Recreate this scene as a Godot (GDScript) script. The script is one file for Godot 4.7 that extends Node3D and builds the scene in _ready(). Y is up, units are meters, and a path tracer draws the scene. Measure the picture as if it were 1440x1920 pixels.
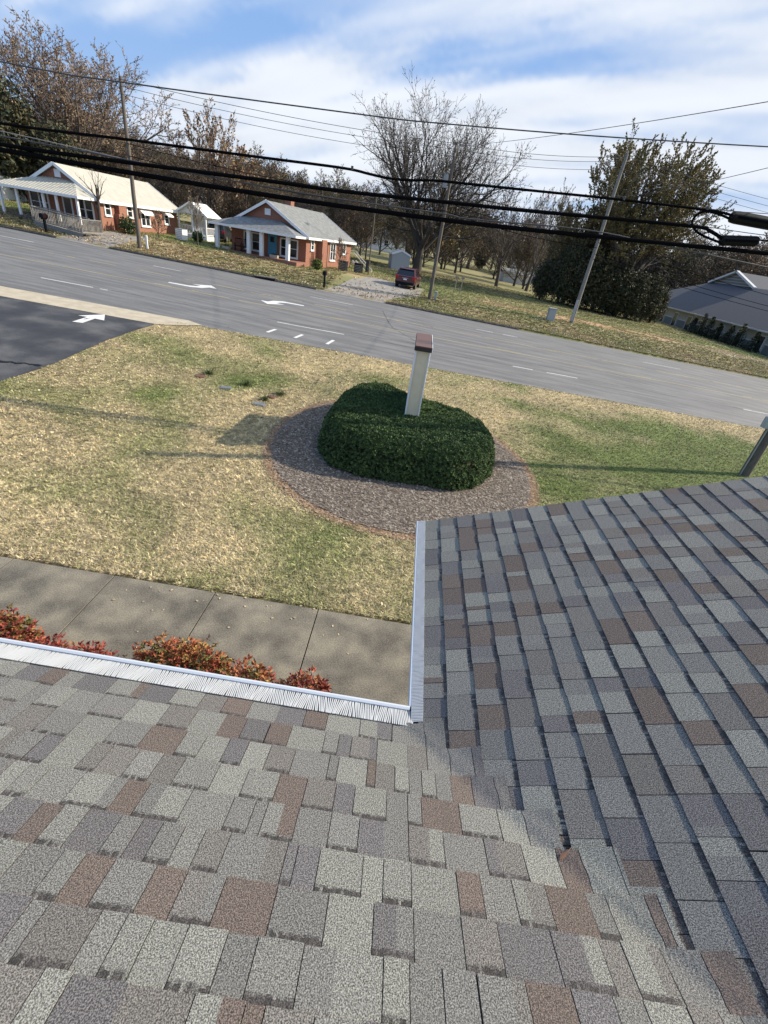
extends Node3D
# A view from a shingled roof over a lawn, a five-lane road and two brick bungalows on a late autumn day.

const M := -0.126            # the road runs along (1, M); s = distance across it
const EYE := Vector3(0, 4.8, 0)
const TA := 0.365            # roof pitch
const RE := Vector3(0.302, 2.8, -1.39)   # roof corner at the valley foot

var R := RandomNumberGenerator.new()
var nz := FastNoiseLite.new()
var nz2 := FastNoiseLite.new()
var nz3 := FastNoiseLite.new()
var names := {}
var mats := {}

# ------------------------------------------------------------------ mesh builder
class MB:
	var v := PackedVector3Array()
	var n := PackedVector3Array()
	var c := PackedColorArray()
	var col := Color(1, 1, 1)
	func tri(a: Vector3, b: Vector3, d: Vector3) -> void:
		var nn := (b - a).cross(d - a).normalized()
		v.append(a); v.append(d); v.append(b)
		n.append(nn); n.append(nn); n.append(nn)
		c.append(col); c.append(col); c.append(col)
	func quad(a: Vector3, b: Vector3, d: Vector3, e: Vector3) -> void:
		tri(a, b, d); tri(a, d, e)
	func tri_n(a: Vector3, b: Vector3, d: Vector3, na: Vector3, nb: Vector3, nd: Vector3) -> void:
		v.append(a); v.append(d); v.append(b)
		n.append(na); n.append(nd); n.append(nb)
		c.append(col); c.append(col); c.append(col)
	func fan(p: Array) -> void:
		for i in range(1, p.size() - 1):
			tri(p[0], p[i], p[i + 1])
	func box(lo: Vector3, hi: Vector3, bev := 0.0) -> void:
		obox(Transform3D(Basis(), (lo + hi) * 0.5), (hi - lo) * 0.5, bev)
	func obox(t: Transform3D, h: Vector3, bev := 0.0) -> void:
		# box of half size h, with chamfered edges when bev > 0
		var b := minf(bev, minf(h.x, minf(h.y, h.z)) * 0.9)
		for ax in 3:
			for s in [-1.0, 1.0]:
				var u := (ax + 1) % 3
				var w := (ax + 2) % 3
				var p := []
				for k in [[-1, -1], [1, -1], [1, 1], [-1, 1]]:
					var q := Vector3()
					q[ax] = s * h[ax]
					q[u] = k[0] * (h[u] - b) * s
					q[w] = k[1] * (h[w] - b)
					p.append(t * q)
				quad(p[0], p[1], p[2], p[3])
		if b > 0.0:
			for ax in 3:
				var u := (ax + 1) % 3
				var w := (ax + 2) % 3
				for k in [[-1, -1], [1, -1], [1, 1], [-1, 1]]:
					var a := Vector3(); var a2 := Vector3()
					a[ax] = -(h[ax] - b); a[u] = k[0] * h[u]; a[w] = k[1] * (h[w] - b)
					a2[ax] = -(h[ax] - b); a2[u] = k[0] * (h[u] - b); a2[w] = k[1] * h[w]
					var d := a; d[ax] = h[ax] - b
					var d2 := a2; d2[ax] = h[ax] - b
					if k[0] * k[1] > 0:
						quad(t * a, t * a2, t * d2, t * d)
					else:
						quad(t * a2, t * a, t * d, t * d2)
			for sx in [-1.0, 1.0]:
				for sy in [-1.0, 1.0]:
					for sz in [-1.0, 1.0]:
						var a := Vector3(sx * h.x, sy * (h.y - b), sz * (h.z - b))
						var d := Vector3(sx * (h.x - b), sy * h.y, sz * (h.z - b))
						var e := Vector3(sx * (h.x - b), sy * (h.y - b), sz * h.z)
						if sx * sy * sz > 0: tri(t * a, t * d, t * e)
						else: tri(t * a, t * e, t * d)
	func beam(a: Vector3, b: Vector3, w: float, h: float, bev := 0.0) -> void:
		var z := (b - a).normalized()
		var up := Vector3.UP if absf(z.y) < 0.95 else Vector3.RIGHT
		var x := up.cross(z).normalized()
		var y := z.cross(x)
		obox(Transform3D(Basis(x, y, z), (a + b) * 0.5), Vector3(w * 0.5, h * 0.5, a.distance_to(b) * 0.5), bev)
	func tube(p: PackedVector3Array, r: PackedFloat32Array, sides: int, caps := false) -> void:
		var m := p.size()
		var prev := PackedVector3Array()
		var prevn := PackedVector3Array()
		var x := Vector3()
		for i in m:
			var d := (p[mini(i + 1, m - 1)] - p[maxi(i - 1, 0)]).normalized()
			if i == 0:
				x = (Vector3.RIGHT if absf(d.x) < 0.8 else Vector3.UP).cross(d).normalized()
			else:
				x = (x - d * x.dot(d)).normalized()
			var y := d.cross(x)
			var ring := PackedVector3Array()
			var rn := PackedVector3Array()
			for k in sides:
				var an := TAU * k / sides
				var o := x * cos(an) + y * sin(an)
				rn.append(o)
				ring.append(p[i] + o * r[i])
			if i > 0:
				for k in sides:
					var k2 := (k + 1) % sides
					tri_n(prev[k], prev[k2], ring[k2], prevn[k], prevn[k2], rn[k2])
					tri_n(prev[k], ring[k2], ring[k], prevn[k], rn[k2], rn[k])
			if caps and (i == 0 or i == m - 1):
				for k in range(1, sides - 1):
					if i == 0: tri(ring[0], ring[k + 1], ring[k])
					else: tri(ring[0], ring[k], ring[k + 1])
			prev = ring; prevn = rn
	func cyl(a: Vector3, b: Vector3, ra: float, rb: float, sides := 12) -> void:
		tube(PackedVector3Array([a, b]), PackedFloat32Array([ra, rb]), sides, true)
	func blob(t: Transform3D, nu := 12, nv := 8) -> void:
		for i in nv:
			for k in nu:
				var q := []
				for e in [[0, 0], [1, 0], [1, 1], [0, 1]]:
					var th : float = PI * (i + e[1]) / nv
					var ph : float = TAU * (k + e[0]) / nu
					q.append(Vector3(sin(th) * cos(ph), cos(th), sin(th) * sin(ph)))
				var w := []
				for e in q: w.append(t * e)
				tri_n(w[0], w[1], w[2], (t.basis * q[0]).normalized(), (t.basis * q[1]).normalized(), (t.basis * q[2]).normalized())
				tri_n(w[0], w[2], w[3], (t.basis * q[0]).normalized(), (t.basis * q[2]).normalized(), (t.basis * q[3]).normalized())
	func mesh() -> ArrayMesh:
		var a := []
		a.resize(Mesh.ARRAY_MAX)
		a[Mesh.ARRAY_VERTEX] = v
		a[Mesh.ARRAY_NORMAL] = n
		a[Mesh.ARRAY_COLOR] = c
		var am := ArrayMesh.new()
		if v.size() > 0:
			am.add_surface_from_arrays(Mesh.PRIMITIVE_TRIANGLES, a)
		return am

# ------------------------------------------------------------------ scene helpers
func numbered(called: String) -> String:
	if not names.has(called):
		names[called] = 0
		return called
	names[called] += 1
	return "%s_%03d" % [called, names[called]]

func tag(o: Node3D, label: String, cat: String, group := "", kind := "") -> Node3D:
	if label != "": o.set_meta("label", label)
	if cat != "": o.set_meta("category", cat)
	if group != "": o.set_meta("group", group)
	if kind != "": o.set_meta("kind", kind)
	return o

func thing(called: String, label: String, cat: String, at := Vector3.ZERO, turn := 0.0, group := "") -> Node3D:
	var o := Node3D.new()
	o.name = numbered(called)
	add_child(o)
	o.position = at
	o.rotation.y = turn
	tag(o, label, cat, group)
	return o

func part(called: String, mb: MB, m: Material, parent: Node3D) -> MeshInstance3D:
	var o := MeshInstance3D.new()
	o.name = called
	o.mesh = mb.mesh()
	o.material_override = m
	parent.add_child(o, true)
	return o

func single(called: String, mb: MB, m: Material, label: String, cat: String, group := "") -> MeshInstance3D:
	var o := part(numbered(called), mb, m, self)
	tag(o, label, cat, group)
	return o

func struct(called: String, mb: MB, m: Material) -> MeshInstance3D:
	var o := part(numbered(called), mb, m, self)
	o.set_meta("kind", "structure")
	return o

func multi(called: String, mesh: Mesh, m: Material, xf: Array, cols: Array, parent: Node3D) -> MultiMeshInstance3D:
	var mm := MultiMesh.new()
	mm.transform_format = MultiMesh.TRANSFORM_3D
	mm.use_colors = true
	mm.mesh = mesh
	mm.instance_count = xf.size()
	for i in xf.size():
		mm.set_instance_transform(i, xf[i])
		mm.set_instance_color(i, cols[i])
	var o := MultiMeshInstance3D.new()
	o.name = called
	o.multimesh = mm
	o.material_override = m
	o.set_meta("kind", "stuff")
	parent.add_child(o, true)
	return o

# ------------------------------------------------------------------ materials
func lin(r: float, g: float, b: float) -> Color:
	return Color(r, g, b).linear_to_srgb()

func mat(key: String, c: Color, rough := 0.8, metal := 0.0) -> StandardMaterial3D:
	if mats.has(key): return mats[key]
	var m := StandardMaterial3D.new()
	m.albedo_color = Color(c.r, c.g, c.b).linear_to_srgb()
	m.roughness = rough
	m.metallic = metal
	m.cull_mode = BaseMaterial3D.CULL_DISABLED
	mats[key] = m
	return m

func noise_tex(seed_: int, freq: float, oct: int, ramp: Array, size := 512, speck := 0.0, fine := 0.0, fine_share := 0.5) -> ImageTexture:
	# ramp: list of [position, linear colour]; speck adds grain per texel
	var f := FastNoiseLite.new()
	f.seed = seed_
	f.frequency = freq
	f.fractal_octaves = oct
	f.noise_type = FastNoiseLite.TYPE_SIMPLEX_SMOOTH
	var g := f.get_seamless_image(size, size)
	g.convert(Image.FORMAT_L8)
	var gr := Gradient.new()
	gr.offsets = PackedFloat32Array(ramp.map(func(e): return e[0]))
	gr.colors = PackedColorArray(ramp.map(func(e): return e[1]))
	var rr := RandomNumberGenerator.new()
	rr.seed = seed_ + 11
	var data := PackedByteArray()
	data.resize(size * size * 3)
	var src := g.get_data()
	if fine > 0.0:
		f.frequency = fine
		f.seed = seed_ + 50
		var g2 := f.get_seamless_image(size, size)
		g2.convert(Image.FORMAT_L8)
		var s2 := g2.get_data()
		for i in size * size: src[i] = int(src[i] * (1.0 - fine_share) + s2[i] * fine_share)
	var lut := PackedByteArray()
	for i in 256:
		var cc := gr.sample(i / 255.0).linear_to_srgb()
		lut.append(int(clampf(cc.r, 0, 1) * 255)); lut.append(int(clampf(cc.g, 0, 1) * 255)); lut.append(int(clampf(cc.b, 0, 1) * 255))
	for y in size:
		for x in size:
			var i := y * size + x
			var a: int = src[i]
			if speck > 0.0:
				a = clampi(a + int((rr.randf() - 0.5) * 255.0 * speck), 0, 255)
			data[i * 3] = lut[a * 3]; data[i * 3 + 1] = lut[a * 3 + 1]; data[i * 3 + 2] = lut[a * 3 + 2]
	return ImageTexture.create_from_image(Image.create_from_data(size, size, false, Image.FORMAT_RGB8, data))

func tmat(key: String, tex: Texture2D, scale: float, rough := 0.85, vcol := false, tint := Color(1, 1, 1)) -> StandardMaterial3D:
	var m := StandardMaterial3D.new()
	m.albedo_texture = tex
	m.albedo_color = tint
	m.roughness = rough
	m.uv1_triplanar = true
	m.uv1_world_triplanar = true
	m.uv1_scale = Vector3.ONE * scale
	m.vertex_color_use_as_albedo = vcol
	m.cull_mode = BaseMaterial3D.CULL_DISABLED
	mats[key] = m
	return m

func vmat(key: String, rough := 0.8, back := 0.0) -> StandardMaterial3D:
	var m := StandardMaterial3D.new()
	m.vertex_color_use_as_albedo = true
	m.roughness = rough
	m.cull_mode = BaseMaterial3D.CULL_DISABLED
	if back > 0.0:
		m.backlight_enabled = true
		m.backlight = Color(back, back, back)
	mats[key] = m
	return m

# ------------------------------------------------------------------ terrain
func sst(a: float, b: float, x: float) -> float:
	var t := clampf((x - a) / (b - a), 0.0, 1.0)
	return t * t * (3.0 - 2.0 * t)

func road_y(x: float) -> float:
	return 0.3 - 0.042 * clampf(x, -70.0, 60.0)

func s_of(x: float, z: float) -> float:
	return -z + M * x

func z_of(x: float, s: float) -> float:
	return M * x - s

func ground(x: float, z: float) -> float:
	var s := s_of(x, z)
	var y := road_y(x) * sst(6.5, 19.0, s)
	if s > 39.8:
		y += 0.12 * sst(39.8, 40.0, s) + 0.6 * sst(40.0, 47.0, s)
	return y

func on_ground(x: float, z: float) -> Vector3:
	return Vector3(x, ground(x, z), z)

func lot_edge(z: float) -> float:
	# x of the lawn's edge along the car park
	return -9.95 - 0.28 * sst(-13.0, -10.0, z) + 0.07 * nz2.get_noise_2d(z * 9.0, 3.0) + 0.5 * sst(-18.0, -20.0, z)

func in_bed(x: float, z: float) -> float:
	# below 1 inside the mulch bed
	var dx := (x - 0.25) / 3.42
	var dz := (z + 11.0) / (3.75 if z > -11.0 else 3.9)
	return sqrt(dx * dx + dz * dz) + 0.02 * nz2.get_noise_2d(x * 22.0, z * 22.0)

func green_at(x: float, z: float) -> float:
	# how green the dormant lawn is: patches, more towards the right
	var a := nz.get_noise_2d(x * 2.2, z * 2.2) * 0.9 + nz2.get_noise_2d(x * 7.0, z * 7.0) * 0.5
	a += 0.85 * sst(2.5, 8.0, x) * sst(-20.5, -17.5, z) - 0.25 * sst(-17.0, -19.5, z)
	a += 0.18 * sst(-3.0, -5.5, z + 7.0 - absf(x + 3.0) * 0.4)
	return clampf(a * 1.15 + 0.08, 0.0, 1.0)

func lawn_color(x: float, z: float) -> Color:
	var tan_ := Color(0.64, 0.52, 0.295)
	var grn := Color(0.185, 0.25, 0.055)
	var c := tan_.lerp(grn, green_at(x, z) * 0.9)
	var b := nz3.get_noise_2d(x * 5.0, z * 5.0) * 0.2 + nz2.get_noise_2d(x * 130.0, z * 130.0) * 0.35
	return c * (1.0 + b)

func far_color(x: float, z: float) -> Color:
	var s := s_of(x, z)
	var a := nz.get_noise_2d(x * 1.1, z * 1.1) + 0.5 * nz2.get_noise_2d(x * 3.0, z * 3.0)
	var c := Color(0.40, 0.32, 0.16).lerp(Color(0.17, 0.21, 0.055), clampf(0.45 + a * 0.9, 0.0, 1.0))
	if s < 47.0:
		c = c.lerp(Color(0.33, 0.25, 0.14), 0.55 * clampf(0.5 + nz2.get_noise_2d(x * 4.0, z * 4.0), 0, 1))
	# bare red earth along the right bank, leaf litter under the trees
	var red := sst(0.0, 1.0, 1.2 - absf(s - (50.6 if x < 22.0 else 50.6 - 0.26 * (x - 22.0))) / 3.4) * sst(4.0, 15.0, x) * clampf(0.75 + 1.5 * nz2.get_noise_2d(x * 5.0, z * 9.0), 0, 1)
	c = c.lerp(Color(0.50, 0.30, 0.17).lerp(Color(0.50, 0.40, 0.27), sst(24.0, 34.0, x)), red * 0.95)
	if s < 47.5 and x > 0.0: c = c.lerp(Color(0.19, 0.225, 0.06), 0.45 * clampf(0.6 + nz2.get_noise_2d(x * 6.0, z * 6.0), 0, 1))
	if s > 54.0 and s < 66.0: c = c.lerp(Color(0.21, 0.25, 0.07), 0.4)
	if s > 60.0:
		c = c.lerp(Color(0.25, 0.225, 0.085), 0.45) * (1.0 - 0.25 * clampf(nz.get_noise_2d(x * 0.9, z * 0.9) + 0.4, 0.0, 1.0))
	return c

func ground_color(x: float, z: float) -> Color:
	var s := s_of(x, z)
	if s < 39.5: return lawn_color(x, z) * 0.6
	return far_color(x, z) * 0.9

# ------------------------------------------------------------------ trees
class TreeGen:
	var wood := MB.new()
	var leaf := MB.new()
	var r := RandomNumberGenerator.new()
	var kids := [9, 6, 5, 4]
	var maxl := 4
	var trop := 0.12
	var wob := 0.16
	var spread := 0.75
	var ratio := 0.62
	var r0 := 0.62
	var leaves := 3
	var leaf_size := 0.22
	var palette: Array = []
	var bark := Color(0.1, 0.085, 0.07)
	var rmin := 0.012
	var t0 := 0.3
	func rv() -> Vector3:
		return Vector3(r.randf_range(-1, 1), r.randf_range(-1, 1), r.randf_range(-1, 1))
	func put_leaf(p: Vector3, size: float) -> void:
		var a := rv().normalized()
		var b := rv().cross(a).normalized()
		leaf.col = palette[r.randi() % palette.size()]
		leaf.col = leaf.col * r.randf_range(0.75, 1.25)
		var h := size * r.randf_range(0.6, 1.2)
		leaf.tri(p - b * h * 0.45, p + a * h, p + b * h * 0.45)
		leaf.tri(p - b * h * 0.45, p + b * h * 0.45, p - a * h * 0.8)
	func grow(p: Vector3, d: Vector3, l: float, rad: float, lvl: int) -> void:
		var segs: int = [6, 5, 4, 3, 2][mini(lvl, 4)]
		var sides: int = [9, 6, 4, 3, 3][mini(lvl, 4)]
		var pts := PackedVector3Array([p])
		var rr := PackedFloat32Array([rad])
		var dirs := [d]
		var q := p
		var w := wob * (0.35 if lvl == 0 else 1.0)
		for i in segs:
			d = (d + rv() * w + Vector3.UP * (trop * (0.3 if lvl == 0 else 1.0))).normalized()
			q += d * (l / segs)
			pts.append(q)
			rr.append(maxf(rad * lerpf(1.0, 0.32, (i + 1.0) / segs), rmin * 0.7))
			dirs.append(d)
		wood.col = bark * r.randf_range(0.85, 1.15)
		wood.tube(pts, rr, sides)
		if lvl >= maxl - 1 and palette.size() > 0:
			for k in leaves:
				var t := r.randf()
				var f := t * segs
				var i := mini(int(f), segs - 1)
				put_leaf(pts[i].lerp(pts[i + 1], f - i) + rv() * l * 0.12, leaf_size)
		if lvl >= maxl: return
		var n: int = kids[lvl]
		var az := r.randf() * TAU
		for k in n:
			var t := lerpf(t0 if lvl == 0 else 0.22, 1.0, (k + r.randf_range(0.1, 0.9)) / n)
			var f := t * segs
			var i := mini(int(f), segs - 1)
			var pp := pts[i].lerp(pts[i + 1], f - i)
			var dd: Vector3 = dirs[i + 1]
			az += 2.4 + r.randf_range(-0.5, 0.5)
			var x := (Vector3.RIGHT if absf(dd.x) < 0.8 else Vector3.FORWARD).cross(dd).normalized()
			var y := dd.cross(x)
			var ang := spread * r.randf_range(0.65, 1.25) * lerpf(1.15, 0.6, t)
			var cd := (dd * cos(ang) + (x * cos(az) + y * sin(az)) * sin(ang)).normalized()
			var cl := l * (r0 * r.randf_range(0.9, 1.06) if lvl == 0 else ratio * r.randf_range(0.75, 1.2)) * (lerpf(1.15, 0.7, t) if lvl > 0 else lerpf(1.05, 0.8, t))
			grow(pp, cd, cl, maxf(lerpf(rad, rad * 0.32, t) * r.randf_range(0.5, 0.68), rmin), lvl + 1)

func plant_tree(called: String, label: String, at: Vector3, gen: TreeGen, group := "", cat := "tree") -> Node3D:
	var t := thing(called, label, cat, at, 0.0, group)
	part("trunk", gen.wood, mats.bark, t)
	if gen.leaf.v.size() > 0:
		part("crown", gen.leaf, mats.leaf, t)
	return t

func clone(o: Node3D, at: Vector3, turn: float, sc: Vector3, label: String, group: String) -> Node3D:
	var c := o.duplicate()
	var base := String(o.name)
	if base.length() > 4 and base[-4] == "_" and base.right(3).is_valid_int(): base = base.left(-4)
	c.name = numbered(base)
	add_child(c)
	c.position = at
	c.rotation.y = turn
	c.scale = sc
	tag(c, label, "", group)
	return c

func leafy_mass(mb: MB, c: Vector3, h: Vector3, n: int, size: float, pal: Array, rr: RandomNumberGenerator, shell := 0.55) -> void:
	# leaf clumps through an uneven ellipsoid
	for i in n:
		var d := Vector3(rr.randfn(), rr.randfn(), rr.randfn()).normalized()
		var k := pow(rr.randf(), 1.0 / 3.0)
		k = lerpf(k, 1.0, shell * rr.randf())
		var lump := 0.8 + 0.42 * nz2.get_noise_3d(d.x * 90.0 + c.x * 31.0, d.y * 90.0 + c.y * 17.0, d.z * 90.0 + c.z * 23.0) + 0.2 * nz3.get_noise_3d(d.x * 40.0 + c.x * 11.0, d.y * 40.0, d.z * 40.0)
		var p := c + d * h * (k * lump)
		var a := Vector3(rr.randfn(), rr.randfn(), rr.randfn()).normalized()
		var b := a.cross(Vector3(rr.randfn(), rr.randfn(), rr.randfn())).normalized()
		mb.col = pal[rr.randi() % pal.size()] * rr.randf_range(0.75, 1.25)
		var s := size * rr.randf_range(0.6, 1.3)
		mb.tri(p - b * s * 0.45, p + a * s, p + b * s * 0.45)
		mb.tri(p - b * s * 0.45, p + b * s * 0.45, p - a * s * 0.8)

# ------------------------------------------------------------------ sky
func make_sky() -> ImageTexture:
	var w := 1440
	var h := 720
	var f := FastNoiseLite.new()
	f.seed = 41; f.frequency = 0.55; f.fractal_octaves = 5; f.fractal_gain = 0.55
	f.domain_warp_enabled = true; f.domain_warp_amplitude = 0.7; f.domain_warp_frequency = 0.5
	var f2 := FastNoiseLite.new()
	f2.seed = 77; f2.frequency = 1.6; f2.fractal_octaves = 4
	var d := PackedFloat32Array()
	d.resize(w * h * 3)
	for y in h:
		var el := PI * (0.5 - (y + 0.5) / h)
		var sy := sin(el)
		for x in w:
			var i := (y * w + x) * 3
			if sy < -0.02:
				d[i] = 0.2; d[i + 1] = 0.19; d[i + 2] = 0.17
				continue
			var az := TAU * ((x + 0.5) / w)
			var cx := sin(az) * cos(el)
			var cz := -cos(az) * cos(el)
			var k := 1.0 / (maxf(sy, 0.0) + 0.16)
			var px := cx * k
			var pz := cz * k
			# cirrus drawn out along one wind direction
			var u := px * 0.86 + pz * 0.5
			var v := -px * 0.5 + pz * 0.86
			var n := f.get_noise_2d(u * 0.42, v * 1.25)
			var n2 := f2.get_noise_2d(u * 0.35, v * 1.5)
			var bias := 0.20 + 0.72 * cos(az - 1.10)
			var cov := clampf((n * 1.25 + n2 * 0.45 + bias + 0.14) * 1.05, 0.0, 1.0)
			cov = cov * cov * (3.0 - 2.0 * cov)
			var hz := pow(1.0 - clampf(sy, 0.0, 1.0), 7.0)
			var br := lerpf(0.165, 0.40, hz)
			var bg := lerpf(0.305, 0.53, hz)
			var bb := lerpf(0.58, 0.68, hz)
			var wv := 0.66 + 0.07 * n2
			d[i] = lerpf(br, wv * 0.94, cov * 0.92)
			d[i + 1] = lerpf(bg, wv * 0.98, cov * 0.92)
			d[i + 2] = lerpf(bb, wv * 1.04, cov * 0.92)
	return ImageTexture.create_from_image(Image.create_from_data(w, h, false, Image.FORMAT_RGBF, d.to_byte_array()))

# ------------------------------------------------------------------ main
func _ready() -> void:
	R.seed = 7
	nz.seed = 5; nz.frequency = 0.08; nz.fractal_octaves = 3
	nz2.seed = 9; nz2.frequency = 0.05; nz2.fractal_octaves = 3
	nz3.seed = 15; nz3.frequency = 0.06; nz3.fractal_octaves = 2
	# camera
	var cam := Camera3D.new()
	cam.name = "camera"
	add_child(cam)
	cam.position = EYE
	cam.rotation_degrees = Vector3(-30.7, 0, 9.5)
	cam.fov = 96.8
	cam.near = 0.05
	cam.far = 4000.0
	cam.current = true
	# sky
	var we := WorldEnvironment.new()
	we.name = "environment"
	var env := Environment.new()
	env.background_mode = Environment.BG_SKY
	var sky := Sky.new()
	var pm := PanoramaSkyMaterial.new()
	pm.panorama = make_sky()
	sky.sky_material = pm
	env.sky = sky
	env.tonemap_mode = Environment.TONE_MAPPER_LINEAR
	env.tonemap_exposure = 1.45
	env.sdfgi_enabled = true
	env.ssao_enabled = true
	env.ssil_enabled = true
	we.environment = env
	add_child(we)
	# low late-autumn sun from beyond the road on the right
	var sun := DirectionalLight3D.new()
	sun.name = "sun"
	add_child(sun)
	var sd := Vector3(0.947 * cos(deg_to_rad(30)), sin(deg_to_rad(30)), -0.32 * cos(deg_to_rad(30)))
	sun.look_at_from_position(sd * 100.0, Vector3.ZERO)
	sun.light_energy = 1.55
	sun.light_color = Color(1.0, 0.955, 0.88)
	sun.light_angular_distance = 0.53
	sun.shadow_enabled = true

	make_materials()
	build_ground()
	build_road()
	build_car_park()
	build_sidewalk()
	build_own_building()
	build_grass()
	build_bed()
	build_nandinas()
	build_poles()
	build_houses()
	build_right_building()
	build_trees()
	build_street_things()
	build_car()
	build_cables()

func make_materials() -> void:
	var W := func(a, b, c): return Color(a, b, c)
	tmat("ground", noise_tex(3, 0.02, 5, [[0.0, Color(0.62, 0.62, 0.62)], [1.0, Color(1.25, 1.2, 1.1)]], 512, 0.5), 0.5, 0.95, true)
	tmat("asphalt", noise_tex(21, 0.006, 6, [[0.15, Color(0.095, 0.095, 0.097)], [0.5, Color(0.142, 0.141, 0.140)], [0.85, Color(0.20, 0.197, 0.19)]], 1024, 0.4, 0.06, 0.3), 0.16, 0.85)
	mats.asphalt.uv1_scale = Vector3(0.035, 0.16, 0.22)
	tmat("sealed", noise_tex(22, 0.005, 6, [[0.0, Color(0.020, 0.021, 0.025)], [0.45, Color(0.036, 0.037, 0.041)], [0.62, Color(0.07, 0.07, 0.071)], [1.0, Color(0.12, 0.118, 0.115)]], 1024, 0.35), 0.11, 0.8)
	tmat("apron", noise_tex(23, 0.01, 5, [[0.0, Color(0.36, 0.31, 0.225)], [1.0, Color(0.50, 0.44, 0.33)]], 512, 0.35), 0.35, 0.9)
	tmat("concrete", noise_tex(24, 0.004, 5, [[0.18, Color(0.062, 0.055, 0.044)], [0.42, Color(0.13, 0.116, 0.092)], [0.58, Color(0.18, 0.161, 0.124)], [0.85, Color(0.30, 0.265, 0.19)]], 1024, 0.3, 0.11, 0.5), 0.37, 0.9)
	tmat("drive", noise_tex(25, 0.01, 5, [[0.0, Color(0.19, 0.175, 0.155)], [1.0, Color(0.32, 0.295, 0.26)]], 512, 0.3), 0.3, 0.9)
	tmat("dirt", noise_tex(26, 0.012, 5, [[0.0, Color(0.22, 0.15, 0.09)], [1.0, Color(0.42, 0.31, 0.2)]], 512, 0.4), 0.5, 0.95)
	tmat("kerb", noise_tex(27, 0.02, 5, [[0.0, Color(0.05, 0.042, 0.036)], [0.6, Color(0.12, 0.105, 0.09)], [1.0, Color(0.22, 0.2, 0.17)]], 256, 0.3), 0.6, 0.9)
	# shingle granules: strongly mixed pale and dark grains
	tmat("shingle", noise_tex(31, 0.15, 2, [[0.0, Color(0.045, 0.045, 0.05)], [0.36, Color(0.13, 0.13, 0.135)], [0.50, Color(0.34, 0.34, 0.335)], [0.62, Color(0.82, 0.815, 0.78)], [1.0, Color(1.0, 0.99, 0.93)]], 1024, 0.4), 1.3, 0.95, true)
	tmat("brick", noise_tex(33, 0.05, 3, [[0.0, Color(0.20, 0.085, 0.055)], [0.5, Color(0.28, 0.125, 0.082)], [1.0, Color(0.36, 0.18, 0.125)]], 256, 0.35), 0.6, 0.9)
	tmat("old_roof", noise_tex(34, 0.02, 5, [[0.0, Color(0.10, 0.105, 0.105)], [0.5, Color(0.19, 0.197, 0.195)], [1.0, Color(0.30, 0.305, 0.29)]], 512, 0.25), 0.22, 0.9)
	tmat("dark_roof", noise_tex(35, 0.05, 4, [[0.0, Color(0.05, 0.055, 0.066)], [1.0, Color(0.085, 0.09, 0.105)]], 256, 0.3), 0.25, 0.9)
	tmat("white_roof", noise_tex(36, 0.02, 4, [[0.0, Color(0.36, 0.345, 0.285)], [1.0, Color(0.50, 0.48, 0.405)]], 256, 0.1), 0.3, 0.6)
	tmat("pole_wood", noise_tex(37, 0.03, 4, [[0.0, Color(0.06, 0.05, 0.042)], [0.5, Color(0.125, 0.105, 0.085)], [1.0, Color(0.2, 0.17, 0.14)]], 256, 0.3), 1.4, 0.9)
	mats.pole_wood.uv1_scale = Vector3(6.0, 0.5, 6.0)
	tmat("grey_wood", noise_tex(38, 0.03, 4, [[0.0, Color(0.15, 0.14, 0.125)], [1.0, Color(0.30, 0.285, 0.26)]], 256, 0.3), 1.0, 0.9)
	tmat("mulch", noise_tex(39, 0.05, 4, [[0.0, Color(0.062, 0.048, 0.038)], [0.5, Color(0.135, 0.109, 0.09)], [1.0, Color(0.24, 0.20, 0.168)]], 512, 0.5), 0.6, 0.95)
	tmat("needles", noise_tex(40, 0.05, 4, [[0.0, Color(0.17, 0.10, 0.06)], [1.0, Color(0.38, 0.26, 0.16)]], 256, 0.5), 0.8, 0.95)
	tmat("tan_paint", noise_tex(43, 0.02, 4, [[0.0, Color(0.64, 0.565, 0.40)], [1.0, Color(0.71, 0.635, 0.46)]], 256, 0.1), 0.5, 0.7)
	tmat("siding", noise_tex(44, 0.02, 4, [[0.0, Color(0.60, 0.60, 0.57)], [1.0, Color(0.72, 0.72, 0.69)]], 256, 0.1), 0.5, 0.7)
	mat("white", Color(0.76, 0.77, 0.77), 0.45)
	mat("white_metal", Color(0.52, 0.56, 0.61), 0.35)
	mat("paint_white", Color(0.62, 0.62, 0.60), 0.7)
	mat("guard", Color(0.52, 0.53, 0.53), 0.5)
	mat("glass_dark", Color(0.02, 0.024, 0.028), 0.08)
	mat("black", Color(0.012, 0.012, 0.014), 0.5)
	mat("cable", Color(0.006, 0.006, 0.007), 0.9)
	mats.cable.roughness = 0.95
	mats.cable.metallic_specular = 0.08
	mats.black.metallic_specular = 0.2
	mat("wire", Color(0.06, 0.06, 0.065), 0.6)
	mat("wire_pale", Color(0.28, 0.28, 0.28), 0.5)
	mat("blue_door", Color(0.05, 0.26, 0.42), 0.5)
	mat("box_grey", Color(0.34, 0.36, 0.36), 0.5)
	mat("tan_wall", Color(0.42, 0.385, 0.30), 0.8)
	mat("grey_panel", Color(0.17, 0.175, 0.17), 0.8)
	mat("soffit", Color(0.6, 0.6, 0.58), 0.7)
	mat("car_red", Color(0.085, 0.010, 0.015), 0.25)
	mats.car_red.clearcoat_enabled = true
	mats.car_red.clearcoat = 0.8
	mats.car_red.clearcoat_roughness = 0.06
	mat("car_dark", Color(0.02, 0.022, 0.026), 0.3)
	mat("tyre", Color(0.014, 0.014, 0.014), 0.9)
	mat("rim", Color(0.45, 0.45, 0.46), 0.35, 0.8)
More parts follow.
